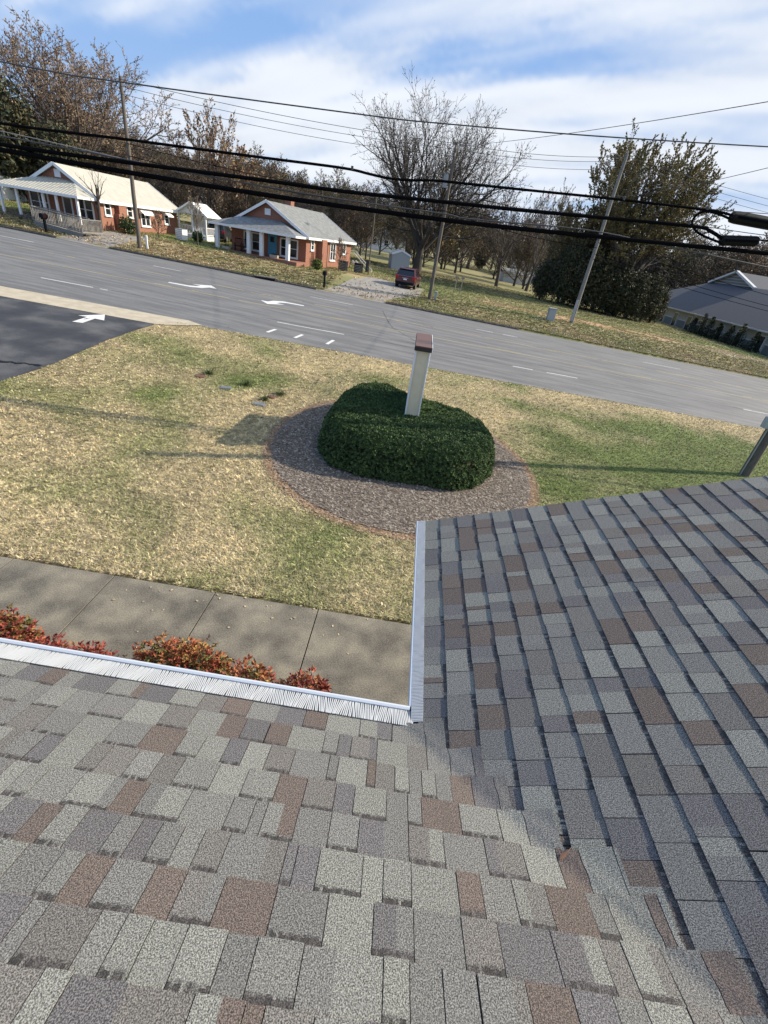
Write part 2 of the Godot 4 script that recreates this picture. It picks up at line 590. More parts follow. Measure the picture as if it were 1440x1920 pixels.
	mat("tail_red", Color(0.35, 0.01, 0.012), 0.2)
	mat("brown_cap", Color(0.15, 0.07, 0.05), 0.35)
	mat("black_trim", Color(0.018, 0.016, 0.016), 0.5)
	mat("shed_metal", Color(0.36, 0.38, 0.39), 0.45, 0.2)
	mat("galv", Color(0.33, 0.35, 0.36), 0.5, 0.4)
	mat("plastic_cover", Color(0.15, 0.165, 0.175), 0.7)
	mat("rust_cover", Color(0.16, 0.075, 0.05), 0.8)
	mat("yellow_line", Color(0.40, 0.325, 0.16), 0.8)
	mat("interior", Color(0.02, 0.02, 0.02), 0.9)
	mat("soil", Color(0.035, 0.027, 0.02), 0.95)
	vmat("bark", 0.9)
	vmat("leaf", 0.75, 0.35)
	vmat("blade", 0.8, 0.5)
	vmat("needle_leaf", 0.85, 0.3)
	vmat("chip", 0.9)

# ------------------------------------------------------------------ ground and road
func build_ground() -> void:
	var xs := PackedFloat32Array()
	for x in [-1800.0, -900.0, -500.0, -300.0, -200.0, -140.0, -100.0, -80.0]: xs.append(x)
	var x := -70.0
	while x < 60.0:
		xs.append(x)
		x += 0.5 if x >= -20.0 and x < 26.0 else 1.5
	for q in [60.0, 75.0, 100.0, 140.0, 200.0, 300.0, 500.0, 900.0, 1800.0]: xs.append(q)
	var ss := PackedFloat32Array([-300.0, -100.0, -40.0, -20.0, -10.0, -5.0])
	var s := 0.0
	while s < 20.2:
		ss.append(s)
		s += 0.5
	for q in [20.3, 20.45, 20.8, 24.0, 28.0, 32.0, 36.0, 39.4, 39.75, 39.85, 40.0]: ss.append(q)
	s = 40.6
	while s < 62.0:
		ss.append(s)
		s += 0.7
	for q in [64.0, 68.0, 73.0, 78.0, 84.0, 90.0, 98.0, 108.0, 120.0, 140.0, 165.0, 200.0, 260.0, 400.0, 700.0, 1200.0, 2200.0]: ss.append(q)
	var mb := MB.new()
	var P := []
	var C := []
	for a in ss:
		var row := PackedVector3Array()
		var crow := PackedColorArray()
		for b in xs:
			var z := z_of(b, a)
			var y := ground(b, z) - 0.012
			if a > 20.5 and a < 39.6: y -= 0.12           # below the road
			if z > -5.3 and z < 12.0 and b < 30.0: y -= 0.1   # below the walk and the building
			if b < lot_edge(z) - 0.5 and a < 20.5 and z < -5.0: y -= 0.1
			row.append(Vector3(b, y, z))
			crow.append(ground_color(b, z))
		P.append(row); C.append(crow)
	for i in ss.size() - 1:
		for j in xs.size() - 1:
			var a: Vector3 = P[i][j]; var b: Vector3 = P[i][j + 1]; var c: Vector3 = P[i + 1][j + 1]; var d: Vector3 = P[i + 1][j]
			var nn := (b - a).cross(d - a).normalized()
			mb.v.append(a); mb.v.append(c); mb.v.append(b); mb.v.append(a); mb.v.append(d); mb.v.append(c)
			for k in 6: mb.n.append(nn)
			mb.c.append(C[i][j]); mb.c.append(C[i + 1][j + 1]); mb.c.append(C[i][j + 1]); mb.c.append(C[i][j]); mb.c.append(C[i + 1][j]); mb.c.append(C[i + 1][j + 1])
	struct("ground", mb, mats.ground)

func strip(mb: MB, s0: float, s1: float, x0: float, x1: float, dy: float, step := 2.0) -> void:
	var x := x0
	while x < x1 - 0.001:
		var e := minf(x + step, x1)
		mb.quad(Vector3(x, road_y(x) + dy, z_of(x, s0)), Vector3(e, road_y(e) + dy, z_of(e, s0)), Vector3(e, road_y(e) + dy, z_of(e, s1)), Vector3(x, road_y(x) + dy, z_of(x, s1)))
		x = e

func road_poly(mb: MB, pts: PackedVector2Array, dy: float) -> void:
	var t := Geometry2D.triangulate_polygon(pts)
	for i in range(0, t.size(), 3):
		var q := []
		for k in 3:
			var p := pts[t[i + k]]
			q.append(Vector3(p.x, road_y(p.x) + dy, p.y))
		if (q[1] - q[0]).cross(q[2] - q[0]).y < 0: q.reverse()
		mb.tri(q[0], q[1], q[2])

func worn_line(mb: MB, s0: float, w: float, x0: float, x1: float, dy: float, wear: float) -> void:
	# paint broken up by wear into short lengths
	var x := x0
	while x < x1:
		var l := R.randf_range(0.25, 0.9)
		if R.randf() > wear:
			var j := R.randf_range(-0.008, 0.008)
			strip(mb, s0 + j, s0 + w * R.randf_range(0.8, 1.05) + j, x, minf(x + l, x1), dy, 1.0)
		x += l

func build_road() -> void:
	var mb := MB.new()
	strip(mb, 20.4, 39.82, -70.0, 60.0, 0.0, 5.0)
	strip(mb, 20.4, 39.82, -1500.0, -70.0, 0.0, 200.0)
	strip(mb, 20.4, 39.82, 60.0, 1500.0, 0.0, 200.0)
	struct("road", mb, mats.asphalt)
	# lane lines
	mb = MB.new()
	for e in [[-28.2, -25.2], [-17.33, -14.46], [-6.69, -3.44], [5.40, 9.02], [19.04, 22.4], [31.0, 34.0]]:
		worn_line(mb, 24.2, 0.11, e[0], e[1], 0.004, 0.06)
	for e in [[-38.0, -35.4], [-27.59, -25.28], [-18.24, -15.58], [-7.54, -4.59], [4.45, 7.61], [17.73, 21.0], [30.0, 33.2]]:
		worn_line(mb, 35.35, 0.11, e[0], e[1], 0.004, 0.1)
	part("lane_marking", mb, mats.paint_white, get_node("road"))
	mb = MB.new()
	for e in [[28.35, 0.03], [32.25, 0.3]]:
		worn_line(mb, e[0], 0.1, -60.0, 55.0, 0.004, e[1])
	var x := -60.0
	while x < 55.0:
		worn_line(mb, 28.58, 0.08, x, x + 3.0, 0.004, 0.55)
		worn_line(mb, 32.02, 0.08, x + 4.0, x + 7.0, 0.004, 0.6)
		x += 9.1
	part("turn_lane_marking", mb, mats.yellow_line, get_node("road"))
	# turn arrows for the two directions of the middle lane
	var arrow := PackedVector2Array([Vector2(-1.21, 0.54), Vector2(-0.80, 0.50), Vector2(-0.66, -0.22), Vector2(-0.2, -0.72), Vector2(1.05, -0.86), Vector2(1.09, -0.58), Vector2(0.09, -0.36), Vector2(-0.22, 0.0), Vector2(-0.3, 0.44), Vector2(0.18, 0.36), Vector2(-0.57, 1.35)])
	for e in [[Vector2(-8.0, -29.2), 0.0], [Vector2(-13.3, -28.75), PI]]:
		mb = MB.new()
		var pp := PackedVector2Array()
		for q in arrow: pp.append(q.rotated(e[1]) + e[0])
		road_poly(mb, pp, 0.005)
		part("turn_arrow", mb, mats.paint_white, get_node("road"))
	mb = MB.new()
	for e in [[-6.37, -20.74, -6.27, -21.68], [-5.15, -20.78, -5.04, -21.76], [-3.73, -20.89, -3.63, -21.98]]:
		road_poly(mb, PackedVector2Array([Vector2(e[0] - 0.07, e[1]), Vector2(e[0] + 0.07, e[1]), Vector2(e[2] + 0.07, e[3]), Vector2(e[2] - 0.07, e[3])]), 0.005)
	part("edge_tick_marking", mb, mats.paint_white, get_node("road"))
	# sealed cracks and the seam between paving lanes
	mb = MB.new()
	for path in [[Vector2(12.0, 28.4), Vector2(13.6, 26.8), Vector2(14.6, 26.1), Vector2(17.0, 25.2), Vector2(19.0, 24.4)], [Vector2(-8.0, 24.6), Vector2(0.0, 25.3), Vector2(6.0, 26.0), Vector2(10.0, 25.7)],
			[Vector2(-14.4, 24.4), Vector2(-9.0, 24.3), Vector2(-6.7, 24.25)], [Vector2(-2.5, 35.5), Vector2(-1.9, 32.0), Vector2(-1.3, 29.0), Vector2(0.2, 26.0), Vector2(0.5, 22.4)], [Vector2(-3.4, 24.25), Vector2(1.0, 24.2), Vector2(5.4, 24.25)], [Vector2(9.0, 24.2), Vector2(14.0, 24.3), Vector2(19.0, 24.25)]]:
		for i in path.size() - 1:
			var a: Vector2 = path[i]; var b: Vector2 = path[i + 1]
			var n := maxi(2, int(a.distance_to(b) / 0.3))
			var prev := a
			for k in n:
				var t := a.lerp(b, (k + 1.0) / n) + Vector2(R.randf_range(-0.04, 0.04), R.randf_range(-0.05, 0.05))
				var p := (t - prev).normalized().orthogonal() * R.randf_range(0.008, 0.022)
				var q := []
				for e in [prev - p, t - p, t + p, prev + p]: q.append(Vector3(e.x, road_y(e.x) + 0.003, z_of(e.x, e.y)))
				mb.quad(q[0], q[1], q[2], q[3])
				prev = t
	part("road_crack", mb, mats.black, get_node("road"))
	# far kerb in lengths, open at the two driveways
	for e in [[-70.0, -26.8], [-23.2, -8.1], [-2.6, 8.5]]:
		mb = MB.new()
		var xx: float = e[0]
		while xx < e[1] - 0.01:
			var en := minf(xx + 3.0, e[1])
			mb.beam(Vector3(xx + 0.01, road_y(xx) + 0.055, z_of(xx, 39.9)), Vector3(en - 0.01, road_y(en) + 0.055, z_of(en, 39.9)), 0.16, 0.15, 0.02)
			xx = en
		struct("kerb", mb, mats.kerb)
	var sdn := thing("storm_drain", "dark storm drain mouth in the kerb below the right brick house", "drain", Vector3(-12.0, road_y(-12.0), z_of(-12.0, 39.88)), 0.126)
	mb = MB.new()
	mb.box(Vector3(-0.75, -0.02, -0.3), Vector3(0.75, 0.13, 0.085), 0.01)
	part("mouth", mb, mats.black, sdn)
	mb = MB.new()
	mb.box(Vector3(-0.85, 0.131, -0.8), Vector3(0.85, 0.20, 0.11), 0.02)
	part("lintel", mb, mats.kerb, sdn)
	# driveways across the verge
	drive([Vector2(-26.7, -36.3), Vector2(-23.3, -36.75), Vector2(-23.6, -40.2), Vector2(-23.2, -42.8), Vector2(-26.2, -42.3), Vector2(-27.0, -39.5)], "driveway")
	drive([Vector2(-7.9, -38.75), Vector2(-2.8, -39.35), Vector2(-2.4, -41.5), Vector2(-0.1, -44.6), Vector2(0.4, -50.5), Vector2(-5.2, -52.5), Vector2(-6.4, -45.0), Vector2(-6.8, -42.0)], "driveway")

func drive(pts: Array, called: String) -> void:
	var poly := PackedVector2Array(pts)
	var lo := poly[0]; var hi := poly[0]
	for p in poly:
		lo = lo.min(p); hi = hi.max(p)
	sheet(called, poly, 0.4, 0.012, mats.drive)

func sheet(called: String, poly: PackedVector2Array, step: float, dy: float, m: Material) -> MeshInstance3D:
	# a polygon laid on the terrain, cut into cells so that it follows it
	var lo := poly[0]; var hi := poly[0]
	for p in poly:
		lo = lo.min(p); hi = hi.max(p)
	var mb := MB.new()
	var x := lo.x
	while x < hi.x:
		var z := lo.y
		while z < hi.y:
			var cell := PackedVector2Array([Vector2(x, z), Vector2(x + step, z), Vector2(x + step, z + step), Vector2(x, z + step)])
			for piece in Geometry2D.intersect_polygons(poly, cell):
				var t := Geometry2D.triangulate_polygon(piece)
				for i in range(0, t.size(), 3):
					var q := []
					for k in 3:
						var p: Vector2 = piece[t[i + k]]
						q.append(Vector3(p.x, ground(p.x, p.y) + dy, p.y))
					if (q[1] - q[0]).cross(q[2] - q[0]).y < 0: q.reverse()
					mb.tri(q[0], q[1], q[2])
			z += step
		x += step
	return struct(called, mb, m)

func build_car_park() -> void:
	var poly := PackedVector2Array()
	var z := -5.3
	while z > -18.3:
		poly.append(Vector2(lot_edge(z), z))
		z -= 0.35
	poly.append(Vector2(-9.9, z_of(-9.9, 19.35)))
	poly.append(Vector2(-45.0, z_of(-45.0, 19.35)))
	poly.append(Vector2(-45.0, -5.3))
	sheet("car_park", poly, 1.5, 0.012, mats.sealed)
	var ap := PackedVector2Array()
	for xx in [-45.0, -30.0, -20.0, -14.0, -9.85]: ap.append(Vector2(xx, z_of(xx, 19.3)))
	ap.append(Vector2(-9.2, z_of(-9.2, 19.9)))
	ap.append(Vector2(-8.7, z_of(-8.7, 20.55)))
	for xx in [-9.4, -14.0, -20.0, -30.0, -45.0]: ap.append(Vector2(xx, z_of(xx, 20.95)))
	sheet("driveway_apron", ap, 1.5, 0.018, mats.apron)
	# exit arrow painted on the car park
	var mb := MB.new()
	var a := PackedVector2Array([Vector2(-11.84, -16.1), Vector2(-11.55, -16.2), Vector2(-11.62, -17.0), Vector2(-11.3, -17.02), Vector2(-11.78, -17.85), Vector2(-12.2, -16.95), Vector2(-11.9, -17.0)])
	var b := PackedVector2Array()
	for p in a: b.append(Vector2(-11.75, -16.9) + (p - Vector2(-11.75, -16.9)) * 1.02)
	var t := Geometry2D.triangulate_polygon(b)
	for i in range(0, t.size(), 3):
		var q := []
		for k in 3: q.append(Vector3(b[t[i + k]].x, ground(b[t[i + k]].x, b[t[i + k]].y) + 0.019, b[t[i + k]].y))
		if (q[1] - q[0]).cross(q[2] - q[0]).y < 0: q.reverse()
		mb.tri(q[0], q[1], q[2])
	part("exit_arrow", mb, mats.paint_white, get_node("car_park"))
	mb = MB.new()
	for e in [[-17.3, -15.3], [-19.5, -15.6]]:
		mb.quad(Vector3(e[0] - 0.5, ground(e[0], e[1]) + 0.03, e[1]), Vector3(e[0] + 0.6, ground(e[0], e[1]) + 0.03, e[1] + 0.1), Vector3(e[0] + 0.6, ground(e[0], e[1]) + 0.03, e[1] - 0.1), Vector3(e[0] - 0.5, ground(e[0], e[1]) + 0.03, e[1] - 0.2))
	part("bay_marking", mb, mats.paint_white, get_node("car_park"))
	# a seam of old patching across the lot
	mb = MB.new()
	var prev := Vector2(-13.6, -11.2)
	for k in 24:
		var nx := Vector2(-13.6, -11.2).lerp(Vector2(-10.1, -12.2), (k + 1) / 24.0) + Vector2(0, R.randf_range(-0.05, 0.05))
		var w := R.randf_range(0.03, 0.09)
		mb.quad(Vector3(prev.x, ground(prev.x, prev.y) + 0.017, prev.y + w), Vector3(nx.x, ground(nx.x, nx.y) + 0.017, nx.y + w), Vector3(nx.x, ground(nx.x, nx.y) + 0.017, nx.y - w), Vector3(prev.x, ground(prev.x, prev.y) + 0.017, prev.y - w))
		prev = nx
	part("tar_seam", mb, mats.black, get_node("car_park"))

func build_sidewalk() -> void:
	var root := Node3D.new()
	root.name = "pavement"
	root.set_meta("kind", "structure")
	add_child(root)
	var xj := [-9.7, -8.32, -6.8, -5.29, -3.77, -2.26, -0.72, 0.82, 2.3]
	for i in xj.size() - 1:
		var mb := MB.new()
		var dy := R.randf_range(-0.004, 0.004)
		mb.box(Vector3(xj[i] + 0.007, -0.12, -4.97), Vector3(xj[i + 1] - 0.007, 0.012 + dy, -3.42), 0.003)
		part("slab", mb, mats.concrete, root)
	var mb2 := MB.new()
	mb2.box(Vector3(-9.7, -0.2, -3.41), Vector3(2.3, -0.01, -0.7))
	struct("planting_strip", mb2, mats.soil)
	mb2 = MB.new()
	mb2.box(Vector3(-9.7, -0.2, -5.06), Vector3(2.3, -0.075, -3.41))
	struct("joint_bed", mb2, mats.soil)

# ------------------------------------------------------------------ the building under the camera
var CA := 1.0 / sqrt(1.0 + TA * TA)

func slope_point(side: int, a: float, q: float, h: float) -> Vector3:
	if side == 0: return RE + Vector3(a, q * CA * TA, q * CA) + Vector3(0, CA, -CA * TA) * h
	return RE + Vector3(q * CA, q * CA * TA, a) + Vector3(-CA * TA, CA, 0) * h

func clip_valley(p: PackedVector2Array, beyond: bool) -> PackedVector2Array:
	# keep the points with a <= q * CA (or the others)
	var out := PackedVector2Array()
	for i in p.size():
		var a := p[i]; var b := p[(i + 1) % p.size()]
		var fa := a.y * CA - a.x; var fb := b.y * CA - b.x
		if beyond: fa = -fa; fb = -fb
		if fa >= 0: out.append(a)
		if (fa >= 0) != (fb >= 0): out.append(a.lerp(b, fa / (fa - fb)))
	return out

func poly_out(mb: MB, pts: Array, hint: Vector3) -> void:
	if pts.size() < 3: return
	if (pts[1] - pts[0]).cross(pts[2] - pts[0]).dot(hint) < 0: pts.reverse()
	mb.fan(pts)

func slab(mb: MB, side: int, p: PackedVector2Array, q0: float, t0: float, t1: float, skirt := true) -> void:
	if p.size() < 3: return
	var up := slope_point(side, 0, 0, 1) - slope_point(side, 0, 0, 0)
	var top := []
	var mid := Vector2()
	for e in p:
		top.append(slope_point(side, e.x, e.y, lerpf(t0, t1, (e.y - q0) / 0.155)))
		mid += e
	mid /= p.size()
	poly_out(mb, top.duplicate(), up)
	if not skirt: return
	for i in p.size():
		var a := p[i]; var b := p[(i + 1) % p.size()]
		if a.distance_to(b) < 0.0005: continue
		var o := (a + b) * 0.5 - mid
		var hint := slope_point(side, o.x, o.y, 0) - slope_point(side, 0, 0, 0)
		poly_out(mb, [top[i], top[(i + 1) % p.size()], slope_point(side, b.x, b.y, -0.004), slope_point(side, a.x, a.y, -0.004)], hint)

func bent_point(a: float, q: float, h: float) -> Vector3:
	# a point of a left-slope course that is bent through the valley on to the right slope
	var d := (a - q * CA) / sqrt(1.0 + CA * CA)
	var half := 0.075
	var lift := h + 0.0096 * sst(-0.05, 0.0, d)
	if absf(d) < half: lift += 0.125 / half * pow(half - absf(d), 2.0)
	if d <= 0.0: return slope_point(0, a, q, lift)
	var dv := Vector2(CA, 1.0).normalized()
	var p := dv * (2.0 * Vector2(a, q).dot(dv)) - Vector2(a, q)
	return slope_point(1, p.x, p.y, lift)

func bent_tab(mb: MB, a0: float, a1: float, q0: float, q1: float, t0: float, tone: Color, deep: Color, raised: bool) -> void:
	if a1 - a0 < 0.004: return
	var cols := maxi(3, int((a1 - a0) / 0.014))
	var qr := [q0, lerpf(q0, q1, 0.28), lerpf(q0, q1, 0.55), q1 - 0.036, q1]
	for r in 4:
		for k in cols:
			var pts := []
			for e in [[k, r], [k + 1, r], [k + 1, r + 1], [k, r + 1]]:
				var q: float = qr[e[1]]
				pts.append(bent_point(lerpf(a0 + 0.0015, a1 - 0.0015, float(e[0]) / cols), q, lerpf(t0, 0.001, (q - q0) / 0.155)))
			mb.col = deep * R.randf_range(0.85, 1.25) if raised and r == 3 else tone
			poly_out(mb, pts, Vector3.UP)
	mb.col = tone * 0.9
	for k in cols:
		var xa := lerpf(a0 + 0.0015, a1 - 0.0015, float(k) / cols)
		var xb := lerpf(a0 + 0.0015, a1 - 0.0015, (k + 1.0) / cols)
		poly_out(mb, [bent_point(xa, q0, t0), bent_point(xb, q0, t0), bent_point(xb, q0, -0.006), bent_point(xa, q0, -0.006)], Vector3(0.3, 0, -1))
	for x in [a0 + 0.0015, a1 - 0.0015]:
		for r in 4:
			poly_out(mb, [bent_point(x, qr[r], lerpf(t0, 0.001, (qr[r] - q0) / 0.155)), bent_point(x, qr[r + 1], lerpf(t0, 0.001, (qr[r + 1] - q0) / 0.155)), bent_point(x, qr[r + 1], -0.006), bent_point(x, qr[r], -0.006)], Vector3(-1 if x < (a0 + a1) * 0.5 else 1, 0, 0.3))

func in_frame(p: Vector3) -> float:
	# rough size weight of a point seen from the camera, 0 outside the picture
	var b := Basis.from_euler(Vector3(deg_to_rad(-30.7), 0, deg_to_rad(9.5)))
	var d := b.inverse() * (p - EYE)
	if d.z > -0.05: return 0.0
	var x := d.x / -d.z; var y := d.y / -d.z
	if absf(x) > 0.90 or absf(y) > 1.17: return 0.0
	return 1.0 / d.length_squared()

func build_own_building() -> void:
	var bld := thing("shingled_building", "low building underfoot with a grey and brown shingle roof meeting in a valley", "building", Vector3.ZERO)
	# roof decks
	var decks := []
	var mb := MB.new()
	mb.col = Color(0.1, 0.1, 0.1)
	var qa := 5.2
	poly_out(mb, [slope_point(0, -6, 0, -0.005), slope_point(0, 0, 0, -0.005), slope_point(0, qa * CA, qa, -0.005), slope_point(0, -6, qa, -0.005)], Vector3.UP)
	poly_out(mb, [slope_point(0, -6, qa, -0.005), slope_point(0, qa * CA, qa, -0.005), slope_point(0, qa * CA, qa, -0.005) + Vector3(0, -1.7, 4.8), slope_point(0, -6, qa, -0.005) + Vector3(0, -1.7, 4.8)], Vector3.UP)
	decks.append(part("roof_slope", mb, mats.shingle, bld))
	mb = MB.new()
	mb.col = Color(0.1, 0.1, 0.1)
	poly_out(mb, [slope_point(1, -1.90, 0, -0.005), slope_point(1, 0, 0, -0.005), slope_point(1, qa * CA, qa, -0.005), slope_point(1, -1.90, qa, -0.005)], Vector3.UP)
	poly_out(mb, [slope_point(1, -1.90, qa, -0.005), slope_point(1, qa * CA, qa, -0.005), slope_point(1, qa * CA, qa, -0.005) + Vector3(4.8, -1.75, 0), slope_point(1, -1.90, qa, -0.005) + Vector3(4.8, -1.75, 0)], Vector3.UP)
	decks.append(part("roof_slope", mb, mats.shingle, bld))
	# shingles: laminated tabs of varied width, every second one raised; the raised tabs carry the printed band of dark granules that these shingles have above the next butt
	var light := Color(0.455, 0.452, 0.41); var mid := Color(0.36, 0.352, 0.335); var warm := Color(0.34, 0.318, 0.295)
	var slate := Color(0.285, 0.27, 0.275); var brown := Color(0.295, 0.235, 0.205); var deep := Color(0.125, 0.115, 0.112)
	var tabs := []
	for side in 2:
		var n_courses := 22 if side == 0 else 27
		var a_min := -4.2 if side == 0 else -1.90
		for i in n_courses:
			var qs: float = i * 0.143 + (0.0 if side == 0 else 0.04)
			var q0 := qs
			var q1: float = qs + 0.155
			var a := a_min - (R.randf() * 0.2 if side == 0 else 0.0)
			var raised := R.randf() < 0.5
			var last: Color = mid
			var ext := 0.06 + 0.05 * R.randf() + (0.05 if i % 3 == 1 else 0.0)
			var a_end := (qs + 0.07) * CA + ext
			while a < (a_end if side == 0 else q1 * CA):
				var w := R.randf_range(0.06, 0.16) if side == 0 else R.randf_range(0.08, 0.2)
				if R.randf() < 0.06: w = R.randf_range(0.03, 0.06)
				var pick := R.randf()
				var tone: Color = light if pick < 0.27 else mid if pick < 0.55 else warm if pick < 0.70 else slate if pick < 0.85 else brown
				if tone == last and R.randf() < 0.6: tone = mid.lerp(light, R.randf())
				last = tone
				tone = tone * R.randf_range(0.9, 1.1)
				mb = MB.new()
				var gap := 0.0028
				var t0 := 0.0082 + R.randf_range(-0.0008, 0.001) if raised else 0.0062
				var a1 := a + w
				var wob := R.randf_range(-0.003, 0.003)
				if side == 0 and a1 > q0 * CA - 0.07:
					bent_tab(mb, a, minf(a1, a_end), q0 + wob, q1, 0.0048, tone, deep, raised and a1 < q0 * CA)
				elif raised:
					var cols := maxi(2, int(w / 0.0085))
					var skirt_poly := clip_valley(PackedVector2Array([Vector2(a + gap, q0 + wob), Vector2(a1 - gap, q0 + wob), Vector2(a1 - gap, q1), Vector2(a + gap, q1)]), false)
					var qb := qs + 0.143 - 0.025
					var cut := lerpf(a + gap, a1 - gap, R.randf_range(0.3, 0.75)) if w > 0.11 and R.randf() < 0.4 else a1 - gap
					mb.col = tone
					slab(mb, side, clip_valley(PackedVector2Array([Vector2(a + gap, q0 + wob), Vector2(cut, q0 + wob), Vector2(cut, qb), Vector2(a + gap, qb)]), false), q0, t0, 0.001, false)
					if cut < a1 - gap - 0.001:
						var pick2 := R.randf()
						mb.col = light if pick2 < 0.3 else mid if pick2 < 0.6 else warm if pick2 < 0.8 else slate if pick2 < 0.9 else brown
						slab(mb, side, clip_valley(PackedVector2Array([Vector2(cut, q0 + wob), Vector2(a1 - gap, q0 + wob), Vector2(a1 - gap, qb), Vector2(cut, qb)]), false), q0, t0, 0.001, false)
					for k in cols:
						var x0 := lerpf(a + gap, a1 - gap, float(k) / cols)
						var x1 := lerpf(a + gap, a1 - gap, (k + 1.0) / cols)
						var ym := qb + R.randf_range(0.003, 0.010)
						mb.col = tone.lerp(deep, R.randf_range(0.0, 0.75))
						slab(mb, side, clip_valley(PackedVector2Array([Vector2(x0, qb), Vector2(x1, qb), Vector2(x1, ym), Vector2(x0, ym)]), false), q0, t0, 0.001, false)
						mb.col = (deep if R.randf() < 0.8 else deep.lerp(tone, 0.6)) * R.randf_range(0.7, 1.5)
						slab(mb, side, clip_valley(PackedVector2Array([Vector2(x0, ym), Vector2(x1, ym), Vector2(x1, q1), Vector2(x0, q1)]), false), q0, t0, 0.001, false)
					mb.col = tone * 0.9
					# edges of the raised tab
					for j in skirt_poly.size():
						var p0 := skirt_poly[j]; var p1 := skirt_poly[(j + 1) % skirt_poly.size()]
						var h0 := lerpf(t0, 0.001, (p0.y - q0) / 0.155); var h1 := lerpf(t0, 0.001, (p1.y - q0) / 0.155)
						var o := (p0 + p1) * 0.5 - Vector2((a + a1) * 0.5, (q0 + q1) * 0.5)
						poly_out(mb, [slope_point(side, p0.x, p0.y, h0), slope_point(side, p1.x, p1.y, h1), slope_point(side, p1.x, p1.y, -0.004), slope_point(side, p0.x, p0.y, -0.004)], slope_point(side, o.x, o.y, 0) - slope_point(side, 0, 0, 0))
				else:
					mb.col = tone
					slab(mb, side, clip_valley(PackedVector2Array([Vector2(a, q0 + wob), Vector2(a1, q0 + wob), Vector2(a1, q1), Vector2(a, q1)]), false), q0, t0, 0.0005)
				if mb.v.size() > 0:
					var c := slope_point(side, (a + a1) * 0.5, (q0 + q1) * 0.5, 0.0)
					tabs.append([in_frame(c) * w, side, mb])
				a = a1
				raised = not raised
				if R.randf() < 0.12: raised = not raised
	tabs.sort_custom(func(p, q): return p[0] > q[0])
	var rest := [MB.new(), MB.new()]
	for i in tabs.size():
		var e: Array = tabs[i]
		if i < 300 and e[0] > 0.0:
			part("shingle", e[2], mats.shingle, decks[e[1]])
		else:
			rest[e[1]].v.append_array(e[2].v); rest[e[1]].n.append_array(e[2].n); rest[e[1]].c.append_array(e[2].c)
	for side in 2:
		var o := part("shingle_field", rest[side], mats.shingle, decks[side])
		o.set_meta("kind", "stuff")
	var lf := MB.new()
	lf.col = Color(0.20, 0.10, 0.06)
	lf.quad(Vector3(-0.02, 0.004, 0.0), Vector3(0.0, 0.002, 0.009), Vector3(0.028, 0.006, 0.0), Vector3(0.0, 0.002, -0.009))
	lf.quad(Vector3(0.028, 0.006, 0.001), Vector3(0.045, 0.003, 0.0012), Vector3(0.045, 0.003, -0.0012), Vector3(0.028, 0.006, -0.001))
	var fallen := single("roof_leaf", lf, mats.leaf, "single curled brown leaf lying in the roof valley", "leaf")
	fallen.transform = Transform3D(Basis.from_euler(Vector3(0.2, 0.7, 0.25)), bent_point(0.53, 0.60, 0.006))
	# walls, soffits and fascia under the eaves
	mb = MB.new()
	mb.box(Vector3(-6.0, -0.1, -0.95), Vector3(8.5, 2.72, 7.6))
	mb.box(Vector3(0.82, -0.1, -2.95), Vector3(8.5, 2.70, -0.95))
	part("wall", mb, mats.siding, bld)
	mb = MB.new()
	mb.box(Vector3(-6.0, 2.62, -1.40), Vector3(0.36, 2.77, -1.375))
	mb.box(Vector3(-6.0, 2.62, -1.37), Vector3(0.36, 2.64, -0.95))
	mb.box(Vector3(0.365, 2.62, -3.25), Vector3(0.39, 2.77, -1.37))
	mb.box(Vector3(0.395, 2.62, -3.25), Vector3(0.82, 2.64, -1.38))
	part("fascia", mb, mats.white, bld)
	# rake board along the gable end
	mb = MB.new()
	mb.beam(slope_point(1, -1.87, 0.06, -0.095), slope_point(1, -1.87, 5.2, -0.095), 0.025, 0.15)
	part("rake_board", mb, mats.white, bld)
	# gutters with rolled lip, ends and ribbed leaf guards
	var ga := part("gutter", gutter(-6.0, 0.285), mats.white_metal, bld)
	part("gutter_guard", guard_ribs(-4.4, 0.31), mats.guard, ga)
	var gp := MB.new()
	gp.box(Vector3(-6.0, 2.776, -1.487), Vector3(0.34, 2.781, -1.37))
	part("guard_panel", gp, mats.galv, ga)
	mb = MB.new()
	lip_run(mb, Vector3(0.295, 2.80, -1.497), Vector3(0.295, 2.80, -3.30), Vector3(-1, 0, 0))
	mb.box(Vector3(0.30, 2.67, -3.302), Vector3(0.40, 2.80, -3.295))
	var gb := part("gutter", mb, mats.white_metal, bld)
	var rb := MB.new()
	var z := -3.29
	while z < -1.405:
		var j := 0.004 * sin(z * 40.0) + R.randf_range(-0.001, 0.001)
		rb.obox(Transform3D(Basis(Vector3.UP, j * 20.0).rotated(Vector3(0, 0, 1), 0.33), Vector3(0.328, 2.818, z)), Vector3(0.030, 0.0018, 0.0026))
		z += 0.0085
	part("gutter_guard", rb, mats.guard, gb)
	gp = MB.new()
	gp.obox(Transform3D(Basis(Vector3(0, 0, 1), 0.33), Vector3(0.329, 2.813, -2.35)), Vector3(0.030, 0.002, 0.94))
	part("guard_panel", gp, mats.galv, gb)

